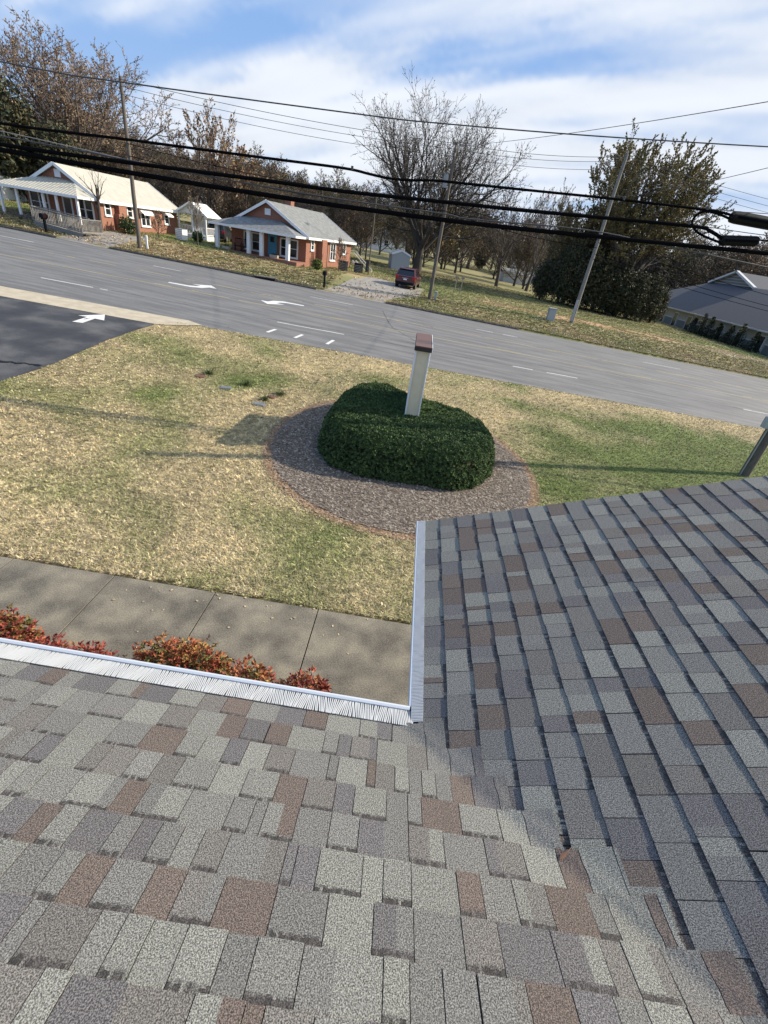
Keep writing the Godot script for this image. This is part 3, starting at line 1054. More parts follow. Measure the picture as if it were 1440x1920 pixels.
func lip_run(mb: MB, a: Vector3, b: Vector3, out: Vector3) -> void:
	# K-style gutter front: rolled lip, ogee face, bottom and back
	var prof := [Vector2(-0.014, -0.006), Vector2(-0.014, 0.003), Vector2(-0.004, 0.008), Vector2(0.006, 0.006), Vector2(0.010, -0.004), Vector2(0.009, -0.02), Vector2(-0.004, -0.045), Vector2(-0.02, -0.07), Vector2(-0.025, -0.11), Vector2(-0.03, -0.125), Vector2(-0.10, -0.125)]
	for i in prof.size() - 1:
		var p: Vector2 = prof[i]; var q: Vector2 = prof[i + 1]
		var pa := a + out * p.x + Vector3.UP * p.y
		var pb := b + out * p.x + Vector3.UP * p.y
		var qa := a + out * q.x + Vector3.UP * q.y
		var qb := b + out * q.x + Vector3.UP * q.y
		var d := q - p
		poly_out(mb, [pa, pb, qb, qa], out * -d.y * -1.0 * -1.0 + Vector3.UP * d.x)

func gutter(x0: float, x1: float) -> MB:
	var mb := MB.new()
	lip_run(mb, Vector3(x0, 2.80, -1.492), Vector3(x1 + 0.008, 2.80, -1.492), Vector3(0, 0, -1))
	return mb

func guard_ribs(x0: float, x1: float) -> MB:
	var mb := MB.new()
	var x := x0
	while x < x1:
		var j := 0.16 * sin(x * 31.0) + R.randf_range(-0.05, 0.05)
		mb.obox(Transform3D(Basis(Vector3.UP, j).rotated(Vector3.RIGHT, -0.22), Vector3(x, 2.806, -1.428)), Vector3(0.0026, 0.0018, 0.052))
		x += 0.0085
	return mb

# ------------------------------------------------------------------ lawn, bed, shrubs
func tuft_mesh(n: int, width: float, flat: float, seed_: int) -> ArrayMesh:
	var rr := RandomNumberGenerator.new()
	rr.seed = seed_
	var mb := MB.new()
	for i in n:
		var an := rr.randf() * TAU
		var d := Vector3(cos(an), 0, sin(an))
		var w := Vector3(-sin(an), 0, cos(an)) * width * rr.randf_range(0.6, 1.2)
		var b := d * rr.randf_range(0.0, 0.45)
		var l := rr.randf_range(0.6, 1.1)
		var m := b + d * l * 0.45 * flat + Vector3.UP * l * 0.55
		var t := b + d * l * flat * 1.15 + Vector3.UP * l * rr.randf_range(0.35, 0.95)
		var k := rr.randf_range(0.75, 1.25)
		mb.col = Color(k, k, k)
		mb.quad(b - w, b + w, m + w * 0.75, m - w * 0.75)
		mb.tri(m - w * 0.75, m + w * 0.75, t)
	return mb.mesh()

func build_grass() -> void:
	var xf := [[], [], []]
	var cl := [[], [], []]
	var tan2 := Color(0.77, 0.65, 0.41)
	# near lawn, strewn by jittered rows whose spacing grows with distance
	var z := -4.99
	while z > -23.5:
		var dist := sqrt(z * z + 23.0)
		var sp := 0.0046 * dist
		var xa := maxf(-10.6, -0.98 * absf(z) - 3.0)
		var xb := minf(21.0, 1.25 * absf(z) + 3.0)
		var x := xa
		while x < xb:
			var px := x + R.randf_range(-0.5, 0.5) * sp
			var pz := z + R.randf_range(-0.5, 0.5) * sp
			x += sp
			if s_of(px, pz) > 20.43 + 0.05 * nz2.get_noise_1d(px * 30.0): continue
			if px < lot_edge(pz) + 0.02 and pz < -5.0: continue
			if pz > -5.04 + 0.05 * nz2.get_noise_1d(px * 60.0): continue
			var ib := in_bed(px, pz)
			if ib < 1.0: continue
			if px > 2.0 and pz > -3.4: continue
			var k := R.randi() % 3
			var g := green_at(px, pz)
			var c := lawn_color(px, pz)
			if R.randf() > 0.55: c = c.lerp(tan2, 0.55 * (1.0 - g))
			elif R.randf() < 0.25 + 0.4 * g: c = c.lerp(Color(0.15, 0.22, 0.04), 0.5)
			c = c * R.randf_range(0.35, 1.5)
			var h := R.randf_range(0.022, 0.06) * (0.8 + dist * 0.024)
			var b := Basis(Vector3.UP, R.randf() * TAU).rotated(Vector3.RIGHT, R.randf_range(-0.35, 0.35)).scaled(Vector3(h * 1.25, h * R.randf_range(0.7, 1.1), h * 1.25))
			xf[k].append(Transform3D(b, Vector3(px, ground(px, pz) - 0.012, pz)))
			cl[k].append(c)
		z -= sp
	var root := Node3D.new()
	root.name = "lawn"
	add_child(root)
	tag(root, "tan dormant lawn with green patches between the walk and the road", "grass", "", "stuff")
	for k in 3:
		multi("grass", tuft_mesh(9, 0.085, 0.9, 100 + k), mats.blade, xf[k], cl[k], root)
	# verge and fields across the road
	xf = [[], []]; cl = [[], []]
	for i in 52000:
		var t := pow(R.randf(), 1.7)
		var s := 40.05 + t * 46.0
		var x := R.randf_range(-0.62 * s - 12.0, 0.95 * s + 4.0)
		var zz := z_of(x, s)
		if x > -27.2 and x < -23.0 and s < 46.5: continue
		if x > -7.6 and x < 0.4 and s < 52.0 and x + 0.0 < -2.6 + (s - 40.0) * 0.3: continue
		if x > 42.0 and s > 54.0: continue
		var c := far_color(x, zz) * R.randf_range(0.65, 1.35)
		if c.r > c.g * 1.38 and R.randf() < 0.8: continue
		var h := R.randf_range(0.07, 0.16) * (1.0 + 0.012 * (s - 40.0))
		var b := Basis(Vector3.UP, R.randf() * TAU).scaled(Vector3(h * 1.6, h, h * 1.6))
		xf[i % 2].append(Transform3D(b, Vector3(x, ground(x, zz) - 0.02, zz)))
		cl[i % 2].append(c)
	root = Node3D.new()
	root.name = "verge_grass"
	add_child(root)
	tag(root, "rough tan and green grass on the bank across the road", "grass", "", "stuff")
	for k in 2:
		multi("grass", tuft_mesh(10, 0.09, 0.9, 120 + k), mats.blade, xf[k], cl[k], root)
	# fallen leaves: on the bank, a few on lawn and walk
	var lf := MB.new()
	lf.col = Color(1, 1, 1)
	lf.quad(Vector3(-0.5, 0, 0), Vector3(0, 0.12, 0.4), Vector3(0.55, 0.0, 0), Vector3(0, 0.10, -0.4))
	var lx := []; var lc := []
	var pal := [Color(0.30, 0.19, 0.09), Color(0.38, 0.27, 0.14), Color(0.22, 0.13, 0.07), Color(0.46, 0.36, 0.22), Color(0.5, 0.45, 0.33)]
	for i in 9000:
		var s := 40.0 + absf(R.randfn()) * 3.2
		var x := R.randf_range(-42.0, 40.0)
		var zz := z_of(x, s)
		var sz := R.randf_range(0.07, 0.17)
		lx.append(Transform3D(Basis(Vector3(R.randf(), 1, R.randf()).normalized(), R.randf() * TAU).scaled(Vector3.ONE * sz), Vector3(x, ground(x, zz) + 0.05, zz)))
		lc.append(pal[R.randi() % 5] * R.randf_range(0.7, 1.2))
	for i in 420:
		var zz := R.randf_range(-20.0, -5.1)
		var x := R.randf_range(-9.5, 12.0)
		if in_bed(x, zz) < 1.05: continue
		var sz := R.randf_range(0.035, 0.07)
		lx.append(Transform3D(Basis(Vector3(R.randf(), 1, R.randf()).normalized(), R.randf() * TAU).scaled(Vector3.ONE * sz), Vector3(x, ground(x, zz) + 0.045, zz)))
		lc.append(Color(0.5, 0.43, 0.30) * R.randf_range(0.7, 1.2))
	for i in 34:
		var x := R.randf_range(-3.8, 0.2)
		var zz := -5.0 + absf(R.randfn()) * 0.3 if i < 24 else R.randf_range(-4.9, -3.6)
		lx.append(Transform3D(Basis(Vector3.UP, R.randf() * TAU).scaled(Vector3.ONE * R.randf_range(0.02, 0.05)), Vector3(x, 0.02, zz)))
		lc.append(Color(0.52, 0.40, 0.25) * R.randf_range(0.7, 1.25))
	multi(numbered("fallen_leaves"), lf.mesh(), mats.blade, lx, lc, self).set_meta("label", "scattered brown fallen leaves on the bank and lawn")
	get_node("fallen_leaves").set_meta("category", "leaves")

func build_bed() -> void:
	var outer := PackedVector2Array(); var inner := PackedVector2Array()
	for i in 72:
		var an := TAU * i / 72.0
		var e := Vector2(cos(an) * 3.42, sin(an) * (3.75 if sin(an) > 0 else 3.9))
		var k := 1.0 + 0.018 * nz2.get_noise_2d(cos(an) * 60.0, sin(an) * 60.0)
		outer.append(Vector2(0.25, -11.0) + e * (1.015 * k))
		inner.append(Vector2(0.25, -11.0) + e * (0.965 * k))
	sheet("bed_edge", outer, 0.6, 0.006, mats.needles)
	sheet("mulch_bed", inner, 0.6, 0.022, mats.mulch)
	# strands of weathered mulch
	var mb := MB.new()
	for i in 5:
		var p := Vector3(R.randf_range(-0.3, 0.3), 0, R.randf_range(-0.3, 0.3))
		var an := R.randf() * TAU
		var d := Vector3(cos(an), R.randf_range(-0.05, 0.25), sin(an)) * R.randf_range(0.4, 0.9)
		var w := Vector3(-sin(an), 0, cos(an)) * 0.10
		var k := R.randf_range(0.6, 1.4)
		mb.col = Color(k, k, k)
		mb.quad(p - w, p + w, p + d + w, p + d - w)
	var xf := []; var cl := []
	var pal := [Color(0.30, 0.25, 0.195), Color(0.195, 0.156, 0.118), Color(0.46, 0.395, 0.32), Color(0.125, 0.095, 0.072)]
	var red := [Color(0.34, 0.21, 0.125), Color(0.27, 0.155, 0.09), Color(0.46, 0.35, 0.23)]
	while xf.size() < 42000:
		var x := R.randf_range(-3.4, 3.9); var z := R.randf_range(-15.1, -7.0)
		var ib := in_bed(x, z)
		if ib > 1.03: continue
		var edge := ib > 0.955 + 0.02 * R.randfn()
		var sz := R.randf_range(0.018, 0.052)
		xf.append(Transform3D(Basis(Vector3.UP, R.randf() * TAU).rotated(Vector3.RIGHT, R.randf_range(-0.3, 0.3)).scaled(Vector3.ONE * sz), Vector3(x, ground(x, z) + (0.016 if edge else 0.03), z)))
		cl.append((red[R.randi() % 3] if edge else pal[R.randi() % 4]) * R.randf_range(0.75, 1.25))
	var o := multi(numbered("mulch_chips"), mb.mesh(), mats.chip, xf, cl, self)
	tag(o, "weathered grey brown mulch strands round the clipped hedge", "mulch")
	# clipped evergreen hedge round the sign
	var out := PackedVector2Array([Vector2(-1.05, -13.95), Vector2(-1.62, -13.3), Vector2(-1.85, -12.4), Vector2(-1.95, -11.3), Vector2(-1.85, -10.3), Vector2(-1.45, -9.62), Vector2(-0.7, -9.35), Vector2(0.13, -9.38), Vector2(0.85, -9.46), Vector2(1.42, -9.40), Vector2(2.0, -9.75), Vector2(2.45, -10.5), Vector2(2.62, -11.3), Vector2(2.45, -12.2), Vector2(1.8, -12.9), Vector2(1.05, -13.15), Vector2(0.35, -13.3), Vector2(-0.3, -13.95)])
	var h := thing("clipped_hedge", "kidney shaped dark green clipped hedge round the base of the sign", "hedge", Vector3(0.25, 0.05, -11.4))
	var core := MB.new()  # solid filler added inside the leaves so that light does not pass through
	core.col = Color(0.11, 0.085, 0.06)
	var n := out.size()
	var ins := PackedVector2Array()
	for p in out: ins.append(Vector2(0.25, -11.4) + (p - Vector2(0.25, -11.4)) * 0.82)
	for i in n:
		var a := ins[i]; var b := ins[(i + 1) % n]
		core.quad(Vector3(a.x - 0.25, 0.02, a.y + 11.4), Vector3(b.x - 0.25, 0.02, b.y + 11.4), Vector3(b.x - 0.25, 0.5, b.y + 11.4), Vector3(a.x - 0.25, 0.5, a.y + 11.4))
		core.tri(Vector3(0, 0.78, 0), Vector3(a.x - 0.25, 0.5, a.y + 11.4), Vector3(b.x - 0.25, 0.5, b.y + 11.4))
	part("light_block_core", core, mats.bark, h)
	var sp := MB.new()
	for i in 9:
		var an := i * 2.4
		var d := Vector3(cos(an) * 0.75, 0.35 + 0.06 * i, sin(an) * 0.75).normalized()
		var w := d.cross(Vector3.UP).normalized() * 0.26
		var b := Vector3.UP * 0.09 * i
		var k := 0.8 + 0.05 * i
		sp.col = Color(k, k, k)
		sp.tri(b, b + d * 0.55 + w, b + d * 1.0)
		sp.tri(b, b + d * 1.0, b + d * 0.55 - w)
	xf = []; cl = []
	var lp := [Color(0.040, 0.072, 0.020), Color(0.054, 0.098, 0.026), Color(0.074, 0.125, 0.034), Color(0.030, 0.055, 0.018)]
	while xf.size() < 60000:
		var x := R.randf_range(-2.0, 2.7); var z := R.randf_range(-14.0, -9.3)
		var p := Vector2(x, z)
		if not Geometry2D.is_point_in_polygon(p, out): continue
		var d := 9.0
		var away := Vector2()
		for i in n:
			var q := Geometry2D.get_closest_point_to_segment(p, out[i], out[(i + 1) % n])
			var l := p.distance_to(q)
			if l < d:
				d = l; away = (q - p)
		away = away.normalized()
		var bump := 0.045 * nz3.get_noise_2d(x * 26.0, z * 26.0) + 0.03 * nz2.get_noise_2d(x * 70.0, z * 70.0)
		var e := clampf(d / 0.62, 0.0, 1.0)
		var prof := (0.92 + bump) * pow(1.0 - pow(1.0 - e, 2.4), 0.46)
		if d > 0.5 and R.randf() < 0.25: continue
		var y := prof - absf(R.randfn()) * 0.03
		var up := Vector3(away.x * (1.0 - e), 0.35 + e, away.y * (1.0 - e)).normalized()
		if d < 0.16 + absf(bump) and R.randf() < 0.86:
			y = R.randf_range(0.06, maxf(prof, 0.1))
			up = Vector3(away.x, 0.4, away.y).normalized()
		up = (up + Vector3(R.randfn(), R.randfn(), R.randfn()) * 0.4).normalized()
		var xx := up.cross(Vector3(R.randfn(), R.randfn(), R.randfn())).normalized()
		var s := R.randf_range(0.028, 0.058)
		xf.append(Transform3D(Basis(xx, up, xx.cross(up)).scaled(Vector3.ONE * s), Vector3(x - 0.25, y + ground(x, z) - 0.05, z + 11.4)))
		cl.append(lp[R.randi() % 4] * R.randf_range(0.75, 1.5))
	for k in 420:
		var b: Transform3D = xf[R.randi() % xf.size()]
		if b.origin.y < 0.5: continue
		var l := R.randf_range(0.06, 0.13)
		xf.append(Transform3D(Basis(b.basis.x.normalized(), Vector3(R.randfn() * 0.4, 1, R.randfn() * 0.4).normalized(), b.basis.z.normalized()).scaled(Vector3(0.03, l, 0.03)), b.origin))
		cl.append(Color(0.07, 0.12, 0.03))
	multi("foliage", sp.mesh(), mats.needle_leaf, xf, cl, h)
	# monument sign seen edge on
	var s := thing("monument_sign", "tall narrow tan and white sign seen edge on, brown cap, rising from the hedge", "sign", Vector3(0.29, 0.1, -11.3))
	mb = MB.new()
	mb.box(Vector3(-0.145, -0.1, -1.76), Vector3(0.145, 2.55, -0.012), 0.004)
	part("post_panel", mb, mats.tan_paint, s)
	for k in [-1.0, 1.0]:
		mb = MB.new()
		mb.box(Vector3(0.147 if k > 0 else -0.185, -0.1, -1.78), Vector3(0.185 if k > 0 else -0.147, 2.55, 0.0), 0.006)
		part("face_panel", mb, mats.white, s)
	mb = MB.new()
	for x in [-0.112, 0.112]:
		mb.box(Vector3(x - 0.004, -0.05, -0.014), Vector3(x + 0.004, 2.5, -0.006))
	part("trim_bead", mb, mats.tan_paint, s)
	mb = MB.new()
	mb.cyl(Vector3(0, 2.28, -0.016), Vector3(0, 2.28, 0.0), 0.028, 0.024, 14)
	part("lock_plate", mb, mats.tan_paint, s)
	mb = MB.new()
	mb.box(Vector3(-0.215, 2.551, -1.84), Vector3(0.2, 2.64, 0.05), 0.006)
	part("cap_band", mb, mats.black_trim, s)
	mb = MB.new()
	mb.box(Vector3(-0.205, 2.641, -1.83), Vector3(0.19, 2.665, 0.04), 0.006)
	part("cap_top", mb, mats.brown_cap, s)
	mb = MB.new()
	mb.box(Vector3(0.201, 2.56, -1.84), Vector3(0.215, 2.668, 0.05), 0.003)
	part("cap_trim", mb, mats.white, s)

func build_nandinas() -> void:
	var pal := [Color(0.28, 0.055, 0.038), Color(0.32, 0.09, 0.04), Color(0.35, 0.14, 0.05), Color(0.29, 0.17, 0.06), Color(0.19, 0.035, 0.032), Color(0.11, 0.11, 0.03)]
	var gold := [Color(0.36, 0.17, 0.06), Color(0.33, 0.11, 0.045), Color(0.30, 0.20, 0.06), Color(0.12, 0.12, 0.035), Color(0.31, 0.065, 0.035), Color(0.27, 0.09, 0.04)]
	var red := [Color(0.27, 0.055, 0.036), Color(0.32, 0.085, 0.042), Color(0.19, 0.035, 0.03), Color(0.32, 0.135, 0.055)]
	var list := [
		[Vector3(-3.92, 0.0, -3.22), Vector3(0.46, 0.42, 0.31), 2300, pal, "tall red nandina shrub at the left end of the gutter"],
		[Vector3(-3.22, 0.0, -3.05), Vector3(0.26, 0.44, 0.22), 700, red, "small red shrub just right of the tallest red one"],
		[Vector3(-2.78, 0.0, -3.05), Vector3(0.28, 0.44, 0.2), 700, red, "low red shrub alone between the two large ones"],
		[Vector3(-1.86, 0.0, -3.2), Vector3(0.66, 0.45, 0.32), 3400, gold, "broad orange and green nandina shrub behind the gutter"],
		[Vector3(-1.10, 0.0, -3.1), Vector3(0.36, 0.46, 0.24), 900, gold, "low golden shrub touching the broad orange one"],
		[Vector3(-0.50, 0.0, -3.1), Vector3(0.34, 0.46, 0.22), 1000, red, "dark red shrub nearest the gutter corner"],
	]
	for e in list:
		var t := thing("nandina_shrub", e[4], "shrub", e[0], 0.0, "red nandina shrubs along the wall")
		var rr := RandomNumberGenerator.new()
		rr.seed = int(e[2]) + 3
		var st := MB.new()
		st.col = Color(0.10, 0.06, 0.04)
		for i in 12:
			var an := rr.randf() * TAU
			var k := rr.randf_range(0.2, 0.75)
			st.tube(PackedVector3Array([Vector3(cos(an) * 0.06, 0, sin(an) * 0.06), Vector3(cos(an) * k * e[1].x * 0.5, e[1].y, sin(an) * k * e[1].z * 0.5), Vector3(cos(an) * k * e[1].x, e[1].y * 1.6, sin(an) * k * e[1].z)]), PackedFloat32Array([0.009, 0.007, 0.004]), 5)
		part("stem", st, mats.bark, t)
		var lm := MB.new()
		# sprays: drooping clusters of narrow leaflets
		var n: int = int(e[2] / 2.2)
		for i in n:
			var d := Vector3(rr.randfn(), rr.randfn() * 0.8 + 0.25, rr.randfn()).normalized()
			var lump := 0.82 + 0.35 * nz2.get_noise_3d(d.x * 60.0 + e[0].x * 40.0, d.y * 60.0, d.z * 60.0)
			var p: Vector3 = Vector3(0, e[1].y, 0) + d * e[1] * (lump * pow(rr.randf(), 0.28))
			var dir := (d + Vector3(rr.randfn(), rr.randfn(), rr.randfn()) * 0.5).normalized()
			var base: Color = e[3][rr.randi() % e[3].size()]
			for k in 7:
				var ld := (dir + Vector3(rr.randfn(), rr.randfn() * 0.6 - 0.2, rr.randfn()) * 0.75).normalized()
				var w := ld.cross(Vector3(rr.randfn(), rr.randfn(), rr.randfn())).normalized() * 0.0105
				var l := rr.randf_range(0.035, 0.062)
				lm.col = base * rr.randf_range(0.7, 1.35)
				var b := p + dir * rr.randf_range(0.0, 0.05)
				lm.tri(b, b + ld * l * 0.45 + w, b + ld * l)
				lm.tri(b, b + ld * l, b + ld * l * 0.45 - w)
		part("foliage", lm, mats.leaf, t)

# ------------------------------------------------------------------ poles
func pole(called: String, label: String, at: Vector3, h: float, r0: float, m: Material) -> Node3D:
	var t := thing(called, label, "pole", at, 0.0, "utility poles")
	var mb := MB.new()
	var pts := PackedVector3Array(); var rr := PackedFloat32Array()
	for i in 9:
		var k := i / 8.0
		pts.append(Vector3(0.012 * sin(i * 1.7), -0.4 + (h + 0.4) * k, 0.012 * cos(i * 2.1)))
		rr.append(lerpf(r0, r0 * 0.66, k))
	mb.tube(pts, rr, 16, true)
	part("post", mb, m, t)
	return t

func build_poles() -> void:
	var p := pole("utility_pole", "near brown utility pole beside the right roof edge, grey boxes on it", Vector3(11.40, -0.1, -14.39), 10.4, 0.155, mats.pole_wood)
	var mb := MB.new()
	mb.box(Vector3(-0.38, 1.62, -0.02), Vector3(-0.12, 1.95, 0.18), 0.01)
	part("meter_box", mb, mats.box_grey, p)
	mb = MB.new()
	mb.box(Vector3(-0.34, 2.0, -0.02), Vector3(-0.10, 2.42, 0.17), 0.01)
	part("breaker_box", mb, mats.galv, p)
	mb = MB.new()
	mb.cyl(Vector3(-0.17, 0.0, 0.08), Vector3(-0.17, 1.62, 0.08), 0.02, 0.02, 8)
	mb.cyl(Vector3(-0.17, 2.42, 0.08), Vector3(-0.16, 6.0, 0.08), 0.02, 0.02, 8)
	part("conduit", mb, mats.galv, p)
	# across the road
	p = pole("utility_pole", "brown utility pole standing by the driveway of the left brick house", Vector3(-22.1, 1.46, -39.11), 10.0, 0.16, mats.pole_wood)
	insulators(p, 10.0, 1)
	p = pole("utility_pole", "brown utility pole with a transformer can near the parked red car", Vector3(0.84, 0.81, -44.62), 11.0, 0.16, mats.pole_wood)
	insulators(p, 11.0, 3)
	mb = MB.new()
	mb.tube(PackedVector3Array([Vector3(-0.36, 8.1, 0.05), Vector3(-0.36, 8.14, 0.05), Vector3(-0.36, 8.9, 0.05), Vector3(-0.36, 8.98, 0.05)]), PackedFloat32Array([0.16, 0.2, 0.2, 0.15]), 14, true)
	part("transformer_can", mb, mats.wire_pale, p)
	p = pole("utility_pole", "tall pale weathered utility pole by the green cabinet on the right", Vector3(14.95, 0.36, -48.95), 13.2, 0.19, mats.grey_wood)
	insulators(p, 13.2, 3)
	mb = MB.new()
	mb.box(Vector3(-0.24, 0.2, 0.14), Vector3(-0.02, 2.1, 0.24), 0.01)
	part("cable_riser", mb, mats.galv, p)
	p = pole("lamp_pole", "thin dark pole with a small lamp behind the right brick house", Vector3(-5.84, 1.27, -54.1), 7.6, 0.075, mats.pole_wood)
	mb = MB.new()
	mb.tube(PackedVector3Array([Vector3(0, 7.3, 0), Vector3(0.15, 7.55, 0.2), Vector3(0.2, 7.6, 0.5)]), PackedFloat32Array([0.03, 0.03, 0.025]), 6)
	part("lamp_arm", mb, mats.galv, p)
	mb = MB.new()
	mb.blob(Transform3D(Basis().scaled(Vector3(0.16, 0.24, 0.2)), Vector3(0.2, 7.55, 0.6)))
	part("lamp_head", mb, mats.wire_pale, p)
	mb = MB.new()
	mb.box(Vector3(-0.34, 0.25, -0.1), Vector3(-0.08, 1.35, 0.12), 0.01)
	part("meter_box", mb, mats.car_dark, p)

func insulators(p: Node3D, h: float, n: int) -> void:
	for i in n:
		var mb := MB.new()
		var y := h - 0.05 - 0.45 * i
		mb.cyl(Vector3(0, y, 0), Vector3(0, y + 0.12, 0.26 if i else 0.02), 0.03, 0.03, 6)
		mb.cyl(Vector3(0, y + 0.1, 0.26 if i else 0.02), Vector3(0, y + 0.28, 0.26 if i else 0.02), 0.06, 0.045, 8)
		part("insulator", mb, mats.wire_pale, p)

# ------------------------------------------------------------------ houses
func window(parent: Node3D, c: Vector3, w: float, h: float, facing: Vector3, pair := false, dark := true) -> void:
	var side := Vector3.UP.cross(facing)
	var mb := MB.new()
	var t := Transform3D(Basis(side, Vector3.UP, facing), c)
	for k in [-1.0, 1.0]:
		mb.obox(t * Transform3D(Basis(), Vector3(k * (w * 0.5 + 0.04), 0, 0.03)), Vector3(0.055, h * 0.5 + 0.09, 0.05))
		mb.obox(t * Transform3D(Basis(), Vector3(0, k * (h * 0.5 + 0.04), 0.032)), Vector3(w * 0.5 - 0.016, 0.05, 0.05))
	mb.obox(t * Transform3D(Basis(), Vector3(0, 0, 0.02)), Vector3(w * 0.5 - 0.016, 0.022, 0.025))
	if pair: mb.obox(t * Transform3D(Basis(), Vector3(0, 0, 0.034)), Vector3(0.05, h * 0.5 - 0.012, 0.045))
	var o := part("window", mb, mats.white, parent)
	mb = MB.new()
	mb.obox(t * Transform3D(Basis(), Vector3(0, 0, 0.006)), Vector3(w * 0.5 - 0.014, h * 0.5 - 0.012, 0.008))
	part("pane", mb, mats.glass_dark, o)
	mb = MB.new()
	mb.obox(t * Transform3D(Basis(), Vector3(0, -h * 0.5 - 0.12, 0.05)), Vector3(w * 0.5 + 0.13, 0.025, 0.08))
	part("sill", mb, mats.white, o)

func gable_walls(w: float, l: float, y0: float, eave: float, ridge: float) -> MB:
	var mb := MB.new()
	var x0 := -w; var xm := -w * 0.5
	mb.quad(Vector3(x0, y0, 0), Vector3(0, y0, 0), Vector3(0, eave, 0), Vector3(x0, eave, 0))
	mb.tri(Vector3(x0, eave, 0), Vector3(0, eave, 0), Vector3(xm, ridge, 0))
	mb.quad(Vector3(0, y0, -l), Vector3(x0, y0, -l), Vector3(x0, eave, -l), Vector3(0, eave, -l))
	mb.tri(Vector3(0, eave, -l), Vector3(x0, eave, -l), Vector3(xm, ridge, -l))
	mb.quad(Vector3(0, y0, 0), Vector3(0, y0, -l), Vector3(0, eave, -l), Vector3(0, eave, 0))
	mb.quad(Vector3(x0, y0, -l), Vector3(x0, y0, 0), Vector3(x0, eave, 0), Vector3(x0, eave, -l))
	return mb

func gable_roof(node: Node3D, w: float, l: float, eave: float, ridge: float, ov: float, fr: float, m: Material) -> Node3D:
	var pitch := (ridge - eave) / (w * 0.5)
	var xm := -w * 0.5
	var root: Node3D
	for k in [1.0, -1.0]:
		var mb := MB.new()
		var e := Vector3(xm + k * (w * 0.5 + ov), eave - pitch * ov + 0.06, 0)
		var r := Vector3(xm, ridge + 0.06, 0)
		var n := Vector3(k * pitch, 1, 0).normalized() * 0.06
		var f := Vector3(0, 0, fr); var b := Vector3(0, 0, -l - fr)
		poly_out(mb, [e + f + n, e + b + n, r + b + n, r + f + n], n)
		poly_out(mb, [e + f, e + b, r + b, r + f], -n)
		var o := part("roof", mb, m, node)
		if root == null: root = o
		# fascia and rake boards
		var fb := MB.new()
		fb.beam(e + f + Vector3(k * 0.015, -0.01, -0.0), e + b + Vector3(k * 0.015, -0.01, 0), 0.03, 0.2)
		fb.beam(e + f + Vector3(0, 0, 0.016), r + f + Vector3(0, 0, 0.016), 0.03, 0.22)
		fb.beam(e + b - Vector3(0, 0, 0.016), r + b - Vector3(0, 0, 0.016), 0.03, 0.22)
		part("trim_board", fb, mats.white, node)
	return root

func porch_roof(node: Node3D, x0: float, x1: float, t0: float, t1: float, ez: float, ey: float, ty: float, m: Material, ribs: float) -> void:
	# hipped porch roof leaning on the front wall
	var mb := MB.new()
	var a := Vector3(x0, ey, ez); var b := Vector3(x1, ey, ez); var c := Vector3(t1, ty, 0.03); var d := Vector3(t0, ty, 0.03)
	var a2 := Vector3(x0, ey, 0.03); var b2 := Vector3(x1, ey, 0.03)
	mb.quad(a, b, c, d)
	mb.tri(b, b2, c)
	mb.tri(a2, a, d)
	var dn := Vector3(0, -0.05, 0)
	mb.quad(a2 + dn, b2 + dn, b + dn, a + dn)
	part("porch_roof", mb, m, node)
	if ribs > 0.0:
		var rb := MB.new()
		var x := x0 + ribs
		while x < x1:
			var k := 1.0
			if x < t0: k = (x - x0) / (t0 - x0)
			elif x > t1: k = (x1 - x) / (x1 - t1)
			rb.beam(Vector3(x, ey + 0.012, ez), Vector3(x, lerpf(ey, ty, k) + 0.012, lerpf(ez, 0.03, k)), 0.04, 0.022)
			x += ribs
		part("roof_rib", rb, m, node)
	var fb := MB.new()
	fb.beam(a + Vector3(-0.03, -0.075, 0.02), b + Vector3(0.03, -0.075, 0.02), 0.04, 0.17)
	fb.beam(b + Vector3(0.02, -0.075, -0.02), b2 + Vector3(0.02, -0.075, 0), 0.04, 0.17)
	fb.beam(a + Vector3(-0.02, -0.075, -0.02), a2 + Vector3(-0.02, -0.075, 0), 0.04, 0.17)
	part("porch_fascia", fb, mats.white, node)

func railing(mb: MB, a: Vector3, b: Vector3, h: float, pitch := 0.13) -> void:
	mb.beam(a + Vector3.UP * h, b + Vector3.UP * h, 0.09, 0.05)
	mb.beam(a + Vector3.UP * 0.1, b + Vector3.UP * 0.1, 0.05, 0.07)
	var n := int(a.distance_to(b) / pitch)
	for i in n + 1:
		var p := a.lerp(b, float(i) / n)
		mb.beam(p + Vector3.UP * 0.1, p + Vector3.UP * h, 0.035, 0.035)

